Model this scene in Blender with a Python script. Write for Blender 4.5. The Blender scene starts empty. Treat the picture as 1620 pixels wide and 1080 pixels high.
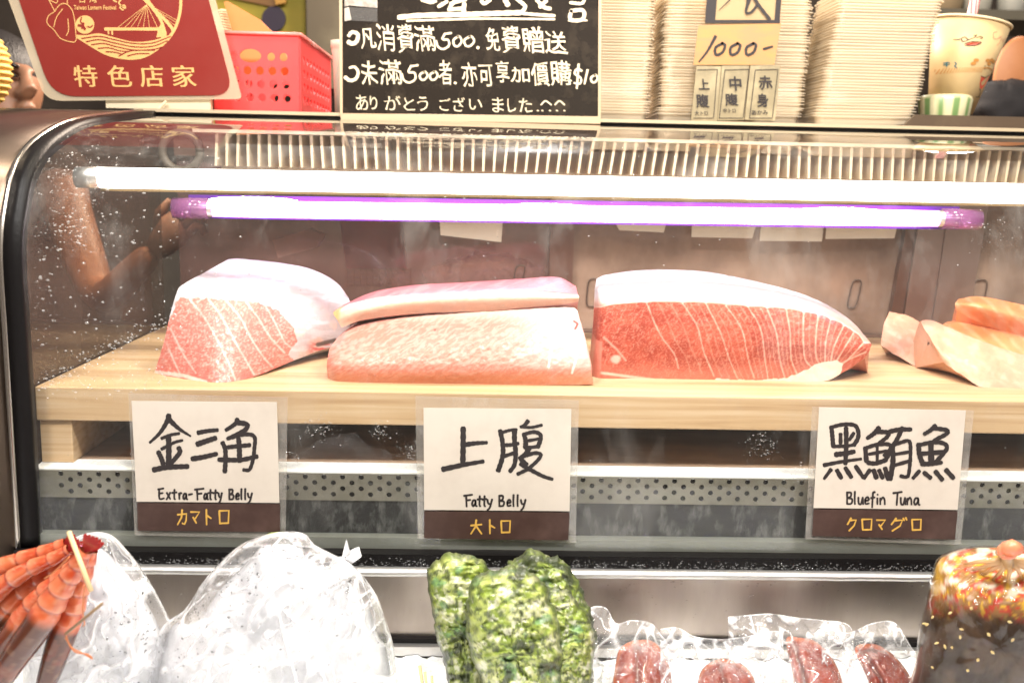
import bpy, bmesh, math, random
import numpy as np
from math import radians, sin, cos, pi, sqrt
from mathutils import Matrix, Vector
random.seed(7); rng = np.random.RandomState(7)
SC = bpy.context.scene
COL = SC.collection

# ------------------------------------------------------------------ camera
FPX = 1575.0
_y, _p, _a = radians(1.7), radians(9.4), radians(1.22)
CF = np.array([sin(_y)*cos(_p), cos(_y)*cos(_p), -sin(_p)])
_r0 = np.array([cos(_y), -sin(_y), 0.0]); _u0 = np.cross(_r0, CF)
CR = cos(_a)*_r0 + sin(_a)*_u0
CU = -sin(_a)*_r0 + cos(_a)*_u0
CO = np.array([0.0, -1.05, 0.0])
cam = bpy.data.cameras.new('camera'); cam_o = bpy.data.objects.new('camera', cam); COL.objects.link(cam_o)
M = Matrix(((CR[0], CU[0], -CF[0], CO[0]), (CR[1], CU[1], -CF[1], CO[1]), (CR[2], CU[2], -CF[2], CO[2]), (0, 0, 0, 1)))
cam_o.matrix_world = M
cam.sensor_width = 36.0; cam.lens = FPX/1620*36
cam.clip_start = 0.02; cam.clip_end = 60
cam.dof.use_dof = True; cam.dof.focus_distance = 1.10; cam.dof.aperture_fstop = 6.3
SC.camera = cam_o

# ------------------------------------------------------------------ world / exposure
SC.view_settings.view_transform = 'Standard'; SC.view_settings.look = 'None'
SC.view_settings.gamma = 1.0; SC.view_settings.exposure = 0.66
SC.view_settings.use_curve_mapping = False
W = bpy.data.worlds.new("World"); SC.world = W; W.use_nodes = True
wn = W.node_tree; wn.nodes.clear()
wo = wn.nodes.new('ShaderNodeOutputWorld'); wb = wn.nodes.new('ShaderNodeBackground')
wt = wn.nodes.new('ShaderNodeTexCoord'); wx = wn.nodes.new('ShaderNodeTexNoise'); wr = wn.nodes.new('ShaderNodeValToRGB')
wx.inputs['Scale'].default_value = 2.2; wx.inputs['Detail'].default_value = 3
wr.color_ramp.elements[0].position = .40; wr.color_ramp.elements[0].color = (.10, .065, .045, 1)
wr.color_ramp.elements[1].position = .66; wr.color_ramp.elements[1].color = (1.0, .92, .84, 1)
wn.links.new(wt.outputs['Generated'], wx.inputs['Vector']); wn.links.new(wx.outputs['Fac'], wr.inputs['Fac'])
wn.links.new(wr.outputs['Color'], wb.inputs['Color']); wn.links.new(wb.outputs['Background'], wo.inputs['Surface'])
wb.inputs['Strength'].default_value = 0.50

def area(name, loc, target, size, energy, col, shape='DISK'):
    l = bpy.data.lights.new(name, 'AREA'); l.shape = shape; l.size = size; l.energy = energy; l.color = col
    o = bpy.data.objects.new(name, l); COL.objects.link(o); o.location = loc
    o.rotation_euler = (Vector(target)-Vector(loc)).to_track_quat('-Z', 'Y').to_euler()
    return o
# bare stall bulbs hanging over the counter, in front and above
area('stall_lamp', (-.55, -.75, 1.05), (-.2, 0, -.4), .20, 13.5, (1, .97, .93))
area('stall_lamp', (.15, -.80, 1.10), (.1, 0, -.4), .20, 15.5, (1, .97, .93))
area('stall_lamp', (.85, -.70, 1.05), (.5, 0, -.4), .20, 13.5, (1, .96, .91))
area('stall_lamp', (.35, .10, 1.15), (.35, .55, .1), .22, 10, (1, .88, .70))
area('stall_lamp', (-.35, .15, 1.15), (-.3, .6, .1), .22, 3.5, (1, .86, .66))
area('added_fill_lamp', (-.58, .60, .42), (-.73, .84, -.22), .10, .32, (1, .78, .56)).data.spread = radians(46)  # added lamp with no source of its own, brightens the bent arm
area('added_fill_lamp', (-.1, 1.5, .9), (-.1, .75, -.2), .3, 34, (1, .82, .66))  # added lamp, brightens the things behind the rear glass door
for x_ in (-.23, .157, .63, 1.26):   # bulbs over the kitchen side, mirrored in the curved top glass
    area('ceiling_bulb', (x_, 1.5, .80+.05*sin(x_*9)), (x_*.7, .15, .05), .13, 1.6, (1, .95, .88))
SC.cycles.max_bounces = 10; SC.cycles.transparent_max_bounces = 24; SC.cycles.glossy_bounces = 5
SC.cycles.diffuse_bounces = 4; SC.cycles.transmission_bounces = 8
SC.cycles.sample_clamp_indirect = 6.0; SC.cycles.caustics_reflective = False; SC.cycles.caustics_refractive = False

# ------------------------------------------------------------------ pixel helpers (photo 1620x1080)
def rays(px, py):
    px = np.asarray(px, float); py = np.asarray(py, float)
    return CF + np.multiply.outer((px-810)/FPX, CR) - np.multiply.outer((py-540)/FPX, CU)
def atY(px, py, Y):
    d = rays(px, py); t = (np.asarray(Y, float)-CO[1])/d[..., 1]
    return CO + d*t[..., None]
def atZ(px, py, z):
    d = rays(px, py); t = (z-CO[2])/d[..., 2]
    return CO + d*np.asarray(t)[..., None]
def atX(px, py, x):
    d = rays(px, py); t = (x-CO[0])/d[..., 0]
    return CO + d*np.asarray(t)[..., None]

# ------------------------------------------------------------------ numpy value noise
_perm = rng.permutation(512); _perm = np.concatenate([_perm, _perm, _perm]); _val = rng.rand(512)
def vnoise(x, y, z=0.0):
    x, y, z = np.broadcast_arrays(np.asarray(x, float), np.asarray(y, float), np.asarray(z, float))
    xi, yi, zi = np.floor(x).astype(int), np.floor(y).astype(int), np.floor(z).astype(int)
    fx, fy, fz = x-xi, y-yi, z-zi
    fx, fy, fz = [f*f*(3-2*f) for f in (fx, fy, fz)]
    def h(a, b, c): return _val[_perm[_perm[_perm[a % 512]+(b % 512)]+(c % 512)] % 512]
    r = 0
    for dx in (0, 1):
        for dy in (0, 1):
            for dz in (0, 1):
                w = (fx if dx else 1-fx)*(fy if dy else 1-fy)*(fz if dz else 1-fz)
                r = r + w*h(xi+dx, yi+dy, zi+dz)
    return r
def fbm(x, y, z=0.0, oct=4):
    r = 0; a = .5; s = 1
    for i in range(oct):
        r = r + a*vnoise(np.asarray(x)*s+i*17.3, np.asarray(y)*s+i*9.1, np.asarray(z)*s); a *= .5; s *= 2.03
    return r/(1-.5**oct)
def smooth(a, b, x):
    t = np.clip((x-a)/(b-a), 0, 1); return t*t*(3-2*t)
def mixc(c0, c1, t):
    return c0*(1-t[..., None])+c1*t[..., None]
def catmull(pts, n, closed=False):
    P = np.array(pts, float)
    if len(P) < 3 and not closed:
        t = np.linspace(0, 1, n)[:, None]; return P[0]*(1-t)+P[-1]*t
    Q = np.vstack([P[-1:], P, P[:2]]) if closed else np.vstack([2*P[0]-P[1], P, 2*P[-1]-P[-2]])
    segs = len(Q)-3; out = []
    for i in range(segs):
        p0, p1, p2, p3 = Q[i:i+4]
        t = np.linspace(0, 1, 17)[:-1, None]
        out.append(.5*((2*p1)+(-p0+p2)*t+(2*p0-5*p1+4*p2-p3)*t*t+(-p0+3*p1-3*p2+p3)*t**3))
    C = np.vstack(out+([] if closed else [P[-1:]]))
    if closed: C = np.vstack([C, C[:1]])
    L = np.concatenate([[0], np.cumsum(np.linalg.norm(np.diff(C[:, :2], axis=0), axis=1))])
    s = np.linspace(0, L[-1], n+1 if closed else n)
    if closed: s = s[:-1]
    return np.stack([np.interp(s, L, C[:, k]) for k in range(C.shape[1])], 1)
def segdist(px, py, line):
    line = np.asarray(line, float); d = np.full(np.shape(px), 1e9)
    for (x0, y0), (x1, y1) in zip(line[:-1, :2], line[1:, :2]):
        dx, dy = x1-x0, y1-y0; t = np.clip(((px-x0)*dx+(py-y0)*dy)/(dx*dx+dy*dy+1e-9), 0, 1)
        d = np.minimum(d, np.hypot(px-x0-t*dx, py-y0-t*dy))
    return d
def inpoly(px, py, poly):
    r = np.zeros(np.shape(px), bool); n = len(poly)
    for i in range(n):
        x0, y0 = poly[i]; x1, y1 = poly[(i+1) % n]
        if y0 == y1: continue
        c = ((y0 > py) != (y1 > py)) & (px < (x1-x0)*(py-y0)/(y1-y0)+x0)
        r ^= c
    return r

# ------------------------------------------------------------------ materials
def mat(name, col=(.5, .5, .5), rough=.5, metal=0.0, var=None, bump=None, emis=None, sss=0.0, coat=0.0, vcol=False,
        aniso=None, spec=None, trans=0.0, alpha=1.0):
    """var=(scale, second colour, contrast lo, hi, stretch)   bump=(scale, strength, distance)"""
    m = bpy.data.materials.new(name); m.use_nodes = True; nt = m.node_tree; N, L = nt.nodes, nt.links
    b = N['Principled BSDF']
    b.inputs['Base Color'].default_value = (*col, 1); b.inputs['Roughness'].default_value = rough
    b.inputs['Metallic'].default_value = metal
    tc = N.new('ShaderNodeTexCoord')
    csock = None
    if vcol:
        a = N.new('ShaderNodeAttribute'); a.attribute_name = 'Col'; csock = a.outputs['Color']
    if var:
        mp = N.new('ShaderNodeMapping'); L.new(tc.outputs['Object'], mp.inputs['Vector'])
        if len(var) > 4: mp.inputs['Scale'].default_value = var[4]
        nz = N.new('ShaderNodeTexNoise'); nz.inputs['Scale'].default_value = var[0]; nz.inputs['Detail'].default_value = 6
        nz.inputs['Roughness'].default_value = .6
        L.new(mp.outputs[0], nz.inputs['Vector'])
        mr = N.new('ShaderNodeMapRange'); mr.inputs['From Min'].default_value = var[2]; mr.inputs['From Max'].default_value = var[3]
        L.new(nz.outputs['Fac'], mr.inputs['Value'])
        mx = N.new('ShaderNodeMix'); mx.data_type = 'RGBA'; mx.inputs[6].default_value = (*col, 1); mx.inputs[7].default_value = (*var[1], 1)
        if csock is not None: L.new(csock, mx.inputs[6])
        L.new(mr.outputs[0], mx.inputs[0]); csock = mx.outputs[2]
        rr = N.new('ShaderNodeMapRange'); rr.inputs['To Min'].default_value = max(0, rough-.07); rr.inputs['To Max'].default_value = min(1, rough+.12)
        L.new(nz.outputs['Fac'], rr.inputs['Value']); L.new(rr.outputs[0], b.inputs['Roughness'])
    if csock is not None: L.new(csock, b.inputs['Base Color'])
    if bump:
        n2 = N.new('ShaderNodeTexNoise'); n2.inputs['Scale'].default_value = bump[0]; n2.inputs['Detail'].default_value = 5
        mp2 = N.new('ShaderNodeMapping'); L.new(tc.outputs['Object'], mp2.inputs['Vector']); L.new(mp2.outputs[0], n2.inputs['Vector'])
        if len(bump) > 3: mp2.inputs['Scale'].default_value = bump[3]
        bp = N.new('ShaderNodeBump'); bp.inputs['Strength'].default_value = bump[1]; bp.inputs['Distance'].default_value = bump[2]
        L.new(n2.outputs['Fac'], bp.inputs['Height']); L.new(bp.outputs[0], b.inputs['Normal'])
    if emis: b.inputs['Emission Color'].default_value = (*emis[0], 1); b.inputs['Emission Strength'].default_value = emis[1]
    if sss:
        b.inputs['Subsurface Weight'].default_value = sss; b.inputs['Subsurface Radius'].default_value = (.012, .006, .004); b.inputs['Subsurface Scale'].default_value = .6
    if coat: b.inputs['Coat Weight'].default_value = coat; b.inputs['Coat Roughness'].default_value = .12
    if spec is not None: b.inputs['Specular IOR Level'].default_value = spec
    if trans: b.inputs['Transmission Weight'].default_value = trans
    if alpha < 1: b.inputs['Alpha'].default_value = alpha
    return m
def film(name, tint=(1, 1, 1), diff=.15, dcol=(.9, .9, .9), rough=.06, ior=1.5, bump=None, dirt=None, gloss=1.0, crease=0):
    """thin clear sheet: transparent + fresnel gloss + a share of milky diffuse (optionally through a noise mask)"""
    m = bpy.data.materials.new(name); m.use_nodes = True; nt = m.node_tree; N, L = nt.nodes, nt.links; N.clear()
    out = N.new('ShaderNodeOutputMaterial'); tr = N.new('ShaderNodeBsdfTransparent'); tr.inputs[0].default_value = (*tint, 1)
    gl = N.new('ShaderNodeBsdfGlossy'); gl.inputs['Roughness'].default_value = rough; gl.inputs['Color'].default_value = (gloss, gloss, gloss, 1)
    df = N.new('ShaderNodeBsdfDiffuse'); df.inputs['Color'].default_value = (*dcol, 1)
    lw = N.new('ShaderNodeLayerWeight'); lw.inputs['Blend'].default_value = .5; f0 = ((ior-1)/(ior+1))**2
    pw = N.new('ShaderNodeMath'); pw.operation = 'POWER'; pw.inputs[1].default_value = 5.0; L.new(lw.outputs['Facing'], pw.inputs[0])
    fr = N.new('ShaderNodeMath'); fr.operation = 'MULTIPLY_ADD'; fr.inputs[1].default_value = 1-f0; fr.inputs[2].default_value = f0; L.new(pw.outputs[0], fr.inputs[0])
    m1 = N.new('ShaderNodeMixShader'); m2 = N.new('ShaderNodeMixShader')
    tc = N.new('ShaderNodeTexCoord')
    L.new(tr.outputs[0], m1.inputs[1]); L.new(df.outputs[0], m1.inputs[2]); m1.inputs[0].default_value = diff
    if dirt:   # (scale, stretch, lo, hi, max)
        mp = N.new('ShaderNodeMapping'); mp.inputs['Scale'].default_value = dirt[1]; L.new(tc.outputs['Object'], mp.inputs['Vector'])
        nz = N.new('ShaderNodeTexNoise'); nz.inputs['Scale'].default_value = dirt[0]; nz.inputs['Detail'].default_value = 8; nz.inputs['Roughness'].default_value = .65
        L.new(mp.outputs[0], nz.inputs['Vector'])
        mr = N.new('ShaderNodeMapRange'); mr.inputs['From Min'].default_value = dirt[2]; mr.inputs['From Max'].default_value = dirt[3]
        mr.inputs['To Min'].default_value = diff; mr.inputs['To Max'].default_value = dirt[4]
        L.new(nz.outputs['Fac'], mr.inputs['Value']); L.new(mr.outputs[0], m1.inputs[0])
    if crease:
        at_ = N.new('ShaderNodeAttribute'); at_.attribute_name = 'Col'; mu = N.new('ShaderNodeMath'); mu.operation = 'MULTIPLY_ADD'; mu.inputs[1].default_value = crease
        L.new(at_.outputs['Fac'], mu.inputs[0]); src = m1.inputs[0].links[0].from_socket if m1.inputs[0].links else None
        if src is not None: L.new(src, mu.inputs[2])
        else: mu.inputs[2].default_value = diff
        mu.use_clamp = True; L.new(mu.outputs[0], m1.inputs[0])
    L.new(fr.outputs[0], m2.inputs[0]); L.new(m1.outputs[0], m2.inputs[1]); L.new(gl.outputs[0], m2.inputs[2]); L.new(m2.outputs[0], out.inputs[0])
    if bump:
        n2 = N.new('ShaderNodeTexNoise'); n2.inputs['Scale'].default_value = bump[0]; n2.inputs['Detail'].default_value = 3
        L.new(tc.outputs['Object'], n2.inputs['Vector'])
        bp = N.new('ShaderNodeBump'); bp.inputs['Strength'].default_value = bump[1]; bp.inputs['Distance'].default_value = bump[2]
        L.new(n2.outputs['Fac'], bp.inputs['Height'])
        for s in (gl, lw, df): L.new(bp.outputs[0], s.inputs['Normal'])
    return m
def wood_mat(name, c0, c1, c2, scale=1.0):
    m = bpy.data.materials.new(name); m.use_nodes = True; nt = m.node_tree; N, L = nt.nodes, nt.links; b = N['Principled BSDF']
    tc = N.new('ShaderNodeTexCoord'); mp = N.new('ShaderNodeMapping'); mp.inputs['Scale'].default_value = (1.6*scale, 22*scale, 60*scale)
    L.new(tc.outputs['Object'], mp.inputs['Vector'])
    nz = N.new('ShaderNodeTexNoise'); nz.inputs['Scale'].default_value = 3.0; nz.inputs['Detail'].default_value = 7; nz.inputs['Distortion'].default_value = .4
    L.new(mp.outputs[0], nz.inputs['Vector'])
    cr = N.new('ShaderNodeValToRGB'); e = cr.color_ramp.elements
    e[0].position = .30; e[0].color = (*c0, 1); e[1].position = .70; e[1].color = (*c2, 1); k = e.new(.5); k.color = (*c1, 1)
    L.new(nz.outputs['Fac'], cr.inputs['Fac']); L.new(cr.outputs[0], b.inputs['Base Color'])
    b.inputs['Roughness'].default_value = .55
    bp = N.new('ShaderNodeBump'); bp.inputs['Strength'].default_value = .25; bp.inputs['Distance'].default_value = .0006
    L.new(nz.outputs['Fac'], bp.inputs['Height']); L.new(bp.outputs[0], b.inputs['Normal'])
    return m
def emit(name, col, s):
    m = bpy.data.materials.new(name); m.use_nodes = True; N = m.node_tree.nodes; N.clear()
    e = N.new('ShaderNodeEmission'); e.inputs[0].default_value = (*col, 1); e.inputs[1].default_value = s
    o = N.new('ShaderNodeOutputMaterial'); m.node_tree.links.new(e.outputs[0], o.inputs[0]); return m

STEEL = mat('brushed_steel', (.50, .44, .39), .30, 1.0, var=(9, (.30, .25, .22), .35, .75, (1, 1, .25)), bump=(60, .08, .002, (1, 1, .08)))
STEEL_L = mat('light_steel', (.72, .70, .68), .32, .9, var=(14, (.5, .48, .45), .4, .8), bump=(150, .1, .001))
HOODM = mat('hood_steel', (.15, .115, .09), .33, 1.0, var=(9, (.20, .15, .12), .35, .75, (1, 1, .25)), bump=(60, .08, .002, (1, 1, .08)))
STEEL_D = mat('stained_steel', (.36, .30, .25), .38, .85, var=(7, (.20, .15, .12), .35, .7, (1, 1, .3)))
CHROME = mat('chrome_trim', (.50, .45, .40), .25, 1.0)
RUBBER = mat('black_rubber', (.006, .005, .005), .45, bump=(220, .3, .001), spec=.18)
WOODM = wood_mat('hinoki_wood', (.44, .27, .135), (.54, .36, .195), (.60, .43, .265))
GLASS = film('case_glass', (.97, .98, .97), .015, (.85, .82, .76), .02, 1.42, dirt=(14, (1, 1, .35), .52, .80, .16))
DGLASS = film('smoked_glass', (.85, .74, .70), .10, (.50, .30, .28), .08, 1.6, dirt=(5, (1, 1, 1), .45, .8, .30))
EGLASS = film('end_glass', (.80, .72, .64), .20, (.15, .10, .08), .06, 1.25)
PAPER = mat('card_paper', (.60, .53, .45), .75, var=(18, (.50, .43, .36), .45, .9), bump=(40, .1, .002))
INK = mat('black_ink', (.022, .016, .016), .55)
BROWNP = mat('brown_card', (.050, .023, .017), .5, var=(30, (.085, .045, .035), .45, .75))
GOLDINK = mat('gold_ink', (.62, .36, .07), .45)
SLEEVE = film('laminate_sleeve', (.96, .95, .93), .10, (.80, .76, .70), .12, 1.45, bump=(60, .3, .002), dirt=(30, (1, 1, 1), .5, .75, .28))
DROP = film('water_drop', (.95, .95, .95), .24, (.95, .93, .88), .05, 1.5)

# ------------------------------------------------------------------ object helpers
def tag(o, label=None, cat=None, group=None, kind=None):
    if label: o['label'] = label
    if cat: o['category'] = cat
    if group: o['group'] = group
    if kind: o['kind'] = kind
    return o
def thing(name, loc, label, cat, group=None):
    o = bpy.data.objects.new(name, None); COL.objects.link(o); o.location = loc; o.empty_display_size = .01
    return tag(o, label, cat, group)
def worldloc(o):
    v = Vector(o.location)
    while o.parent: o = o.parent; v += Vector(o.location)
    return np.array(v)
class MB:
    def __init__(s): s.v = []; s.f = []; s.c = []; s.n = 0
    def add(s, V, F, C=None):
        V = np.asarray(V, float).reshape(-1, 3); s.v.append(V)
        s.f += [tuple(i+s.n for i in f) for f in F]
        s.c.append(np.tile([1., 1, 1], (len(V), 1)) if C is None else np.asarray(C, float).reshape(-1, 3)); s.n += len(V); return s
    def box(s, x0, x1, y0, y1, z0, z1):
        V = [(x, y, z) for x in (x0, x1) for y in (y0, y1) for z in (z0, z1)]
        return s.add(V, [(0, 1, 3, 2), (4, 6, 7, 5), (0, 4, 5, 1), (2, 3, 7, 6), (0, 2, 6, 4), (1, 5, 7, 3)])
    def grid(s, G, C=None, cu=False, cv=False):
        G = np.asarray(G); a, b = G.shape[:2]; F = []
        for i in range(a if cu else a-1):
            for j in range(b if cv else b-1):
                F.append((i*b+j, i*b+(j+1) % b, ((i+1) % a)*b+(j+1) % b, ((i+1) % a)*b+j))
        return s.add(G.reshape(-1, 3), F, None if C is None else np.asarray(C).reshape(-1, 3))
    def poly(s, P): P = np.asarray(P); return s.add(P, [tuple(range(len(P)))])
    def slab(s, P, off):     # polygon P with thickness off (vector)
        P = np.asarray(P, float); n = len(P); Q = P+np.asarray(off)
        return s.add(np.vstack([P, Q]), [tuple(range(n)), tuple(range(2*n-1, n-1, -1))]+[(i, (i+1) % n, n+(i+1) % n, n+i) for i in range(n)])
    def tube(s, path, rad, n=10, caps=True, sq=(1, 1)):
        P = np.asarray(path, float); R = np.broadcast_to(rad, (len(P),)); T = np.gradient(P, axis=0)
        T /= np.linalg.norm(T, axis=1)[:, None]+1e-12; up = np.array([0, -1., .3]); G = []
        for p, t, r in zip(P, T, R):
            a = np.cross(t, up); a /= np.linalg.norm(a)+1e-9; b = np.cross(t, a)
            G.append([p+r*(cos(k)*a*sq[0]+sin(k)*b*sq[1]) for k in np.linspace(0, 2*pi, n, endpoint=False)])
        s.grid(G, cv=True)
        if caps:
            m = s.n; s.f += [tuple(range(m-n, m)), tuple(range(m-n*len(P)+n-1, m-n*len(P)-1, -1))]
        return s
    def lathe(s, prof, c, n=32, axis=None):   # prof [(r,z)]
        A = np.linspace(0, 2*pi, n, endpoint=False); c = np.asarray(c, float); ax = np.array([0, 0, 1.]) if axis is None else np.asarray(axis, float)/np.linalg.norm(axis)
        e1 = np.cross(ax, [0, 1., 0]); e1 /= np.linalg.norm(e1); e2 = np.cross(ax, e1)
        return s.grid([[c+ax*z+r*(cos(a)*e1+sin(a)*e2) for a in A] for r, z in prof], cv=True)
    def build(s, name, m, parent=None, smooth_=False, bevel=0, **kw):
        V = np.vstack(s.v); me = bpy.data.meshes.new(name)
        if parent is not None: org = worldloc(parent); loc = (0, 0, 0)
        else:
            lo, hi = V.min(0), V.max(0); org = np.array([(lo[0]+hi[0])/2, (lo[1]+hi[1])/2, lo[2]]); loc = tuple(org)
        me.from_pydata((V-org).tolist(), [], s.f); me.update()
        ca = me.color_attributes.new('Col', 'FLOAT_COLOR', 'POINT')
        ca.data.foreach_set('color', np.hstack([np.vstack(s.c), np.ones((len(V), 1))]).astype(np.float32).ravel())
        bm = bmesh.new(); bm.from_mesh(me); bmesh.ops.recalc_face_normals(bm, faces=bm.faces); bm.to_mesh(me); bm.free()
        if smooth_: me.polygons.foreach_set('use_smooth', [True]*len(me.polygons))
        o = bpy.data.objects.new(name, me); COL.objects.link(o); o.location = loc
        me.materials.append(m)
        if parent is not None: o.parent = parent
        if bevel:
            b = o.modifiers.new('bevel', 'BEVEL'); b.width = bevel; b.segments = 2; b.limit_method = 'ANGLE'
        return tag(o, **kw)
def curve_mesh(splines, extr=0.0):
    """planar shape with holes (first outline, then holes) -> verts(x,y,z), faces"""
    cu = bpy.data.curves.new('tmp', 'CURVE'); cu.dimensions = '2D'; cu.fill_mode = 'BOTH'; cu.extrude = extr
    for sp in splines:
        s = cu.splines.new('POLY'); s.points.add(len(sp)-1); s.use_cyclic_u = True
        for p, q in zip(s.points, sp): p.co = (q[0], q[1], 0, 1)
    o = bpy.data.objects.new('tmp', cu); COL.objects.link(o); dg = bpy.context.evaluated_depsgraph_get()
    me = bpy.data.meshes.new_from_object(o.evaluated_get(dg)); V = np.array([v.co[:] for v in me.vertices]); F = [tuple(p.vertices) for p in me.polygons]
    bpy.data.objects.remove(o); bpy.data.meshes.remove(me); bpy.data.curves.remove(cu); return V, F
def glyph(ch, bold=0.0, res=3):
    cu = bpy.data.curves.new('tmp', 'FONT'); cu.body = ch; cu.size = 1; cu.offset = bold; cu.resolution_u = res; cu.fill_mode = 'FRONT'
    o = bpy.data.objects.new('tmp', cu); COL.objects.link(o); dg = bpy.context.evaluated_depsgraph_get()
    me = bpy.data.meshes.new_from_object(o.evaluated_get(dg)); V = np.array([v.co[:] for v in me.vertices]); F = [tuple(p.vertices) for p in me.polygons]
    bpy.data.objects.remove(o); bpy.data.meshes.remove(me); bpy.data.curves.remove(cu); return V, F
class Plane:
    """vertical-ish sheet hit by photo pixels at depth Y (+ slope per px in x/y)"""
    def __init__(s, Y, kx=0, ky=0, x0=0, y0=0): s.Y, s.kx, s.ky, s.x0, s.y0 = Y, kx, ky, x0, y0
    def __call__(s, px, py, lift=0):
        px = np.asarray(px, float); py = np.asarray(py, float)
        return atY(px, py, s.Y+s.kx*(px-s.x0)+s.ky*(py-s.y0)-lift)
    def pts(s, L, lift=0): L = np.asarray(L, float); return s(L[:, 0], L[:, 1], lift)
class Ink:
    """flat writing on a Plane"""
    def __init__(s, pl, lift=.0006): s.pl = pl; s.lift = lift; s.k = 0; s.mb = MB()
    def nl(s): s.k += 1; return s.lift+s.k*8e-6
    def stroke(s, pts, w0, w1=None, curved=True, tf=lambda p: p, cap=True):
        P = np.array([tf(p) for p in pts], float); w1 = w0 if w1 is None else w1
        if curved and len(P) > 2: P = catmull(P, 4*len(P)+4)
        elif len(P) == 2: P = P[0]+(P[1]-P[0])*np.linspace(0, 1, 5)[:, None]
        n = len(P); T = np.gradient(P, axis=0); T /= np.linalg.norm(T, axis=1)[:, None]+1e-9; Nn = np.stack([-T[:, 1], T[:, 0]], 1)
        w = np.linspace(w0, w1, n)/2
        if cap: w = w*(1+.10*np.sin(np.arange(n)*2.1+s.k)); 
        if cap:
            P = np.vstack([P[0]-T[0]*w[0]*.6, P, P[-1]+T[-1]*w[-1]*.6]); Nn = np.vstack([Nn[:1], Nn, Nn[-1:]]); w = np.concatenate([[w[0]*.6], w, [w[-1]*.6]])
        A = P+Nn*w[:, None]; B = P-Nn*w[:, None]; l = s.nl()
        s.mb.grid(np.stack([s.pl.pts(A, l), s.pl.pts(B, l)], 1)); return s
    def fill(s, P): s.mb.poly(s.pl.pts(P, s.nl())); return s
    def font(s, ch, x0, y0, x1, y1, bold=.012, jit=0, shear=0, rot=0):
        V, F = glyph(ch, bold)
        if len(V) == 0: return s
        lo, hi = V.min(0), V.max(0); u = (V[:, 0]-lo[0])/(hi[0]-lo[0]+1e-9); v = (V[:, 1]-lo[1])/(hi[1]-lo[1]+1e-9)
        if jit: u = u+jit*(vnoise(V[:, 0]*5+ord(ch[0]) % 97, V[:, 1]*5)-.5); v = v+jit*(vnoise(V[:, 0]*5, V[:, 1]*5+ord(ch[0]) % 89)-.5)
        X = x0+(x1-x0)*u+shear*(v-.5)*(y1-y0); Y = y1-(y1-y0)*v+rot*(u-.5)*(x1-x0)
        s.mb.add(s.pl(X, Y, s.nl()), F); return s
    def build(s, name, m, parent, **kw): return s.mb.build(name, m, parent, **kw)
HW = {  # hand lettering, unit boxes
 'E': [[(.15, .95), (.2, .05), (.8, .08)], [(.0, .9), (.75, 1)], [(.2, .52), (.65, .57)]],
 'x': [[(.1, .6), (.8, 0)], [(.8, .62), (.05, -.05)]], 't': [[(.45, .9), (.4, .1), (.6, .0)], [(.0, .58), (.85, .64)]],
 'r': [[(.2, .55), (.25, 0)], [(.25, .35), (.45, .58), (.8, .55)]], 'a': [[(.7, .5), (.3, .5), (.1, .2), (.3, .0), (.65, .25), (.7, .5), (.75, .05), (.95, .0)]],
 '-': [[(.05, .42), (.9, .5)]], 'F': [[(.25, .95), (.3, -.05)], [(0, .9), (.95, 1)], [(.3, .5), (.75, .55)]],
 'y': [[(.1, .58), (.25, .25), (.5, .2)], [(.85, .6), (.5, -.1), (.1, -.35)]], 'B': [[(.2, .95), (.2, .02)], [(.2, .92), (.75, .9), (.7, .6), (.25, .5)], [(.25, .5), (.9, .4), (.8, .05), (.15, .02)]],
 'e': [[(.15, .28), (.75, .35), (.55, .58), (.2, .4), (.25, .05), (.8, .08)]], 'l': [[(.5, 1), (.45, .4), (.5, .0)]],
 'u': [[(.1, .55), (.15, .08), (.5, .02), (.75, .5)], [(.78, .55), (.85, .0)]], 'f': [[(.8, .95), (.5, .95), (.4, .5), (.3, -.25)], [(.1, .5), (.8, .55)]],
 'i': [[(.5, .5), (.5, .0)], [(.55, .75), (.6, .8)]], 'n': [[(.15, .5), (.15, 0)], [(.15, .3), (.5, .55), (.75, .4), (.8, .0)]], 'T': [[(0, .9), (1, 1)], [(.5, .95), (.4, -.05)]],
 'カ': [[(.05, .68), (.88, .74), (.85, .3), (.7, .05), (.5, .12)], [(.48, 1), (.42, .5), (.05, .02)]],
 'マ': [[(.05, .85), (.92, .85), (.5, .42)], [(.28, .5), (.6, .12)]], 'ト': [[(.3, 1), (.32, 0)], [(.32, .62), (.8, .42)]],
 'ロ': [[(.1, .9), (.15, .05)], [(.1, .9), (.9, .92), (.85, .08)], [(.15, .08), (.88, .1)]],
 'ク': [[(.4, 1), (.05, .5)], [(.35, .82), (.9, .85), (.7, .4), (.2, .0)]], 'グ': [[(.35, 1), (.05, .5)], [(.3, .82), (.75, .85), (.6, .4), (.1, .0)], [(.8, 1), (.86, .82)], [(.95, 1.05), (1.02, .86)]],
 '大': [[(.05, .6), (.95, .68)], [(.5, 1), (.42, .5), (.05, .0)], [(.5, .55), (.95, .0)]]}
def hand(ink, cells, w, yb, ht, slope=0.0):
    for ch, x0, x1 in cells:
        for st in HW[ch]:
            ink.stroke([(x0+(x1-x0)*u, yb+slope*(x0-cells[0][1])-ht*v) for u, v in st], w, w*.85, curved=ch not in 'ロマ大カクグト')

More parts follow.
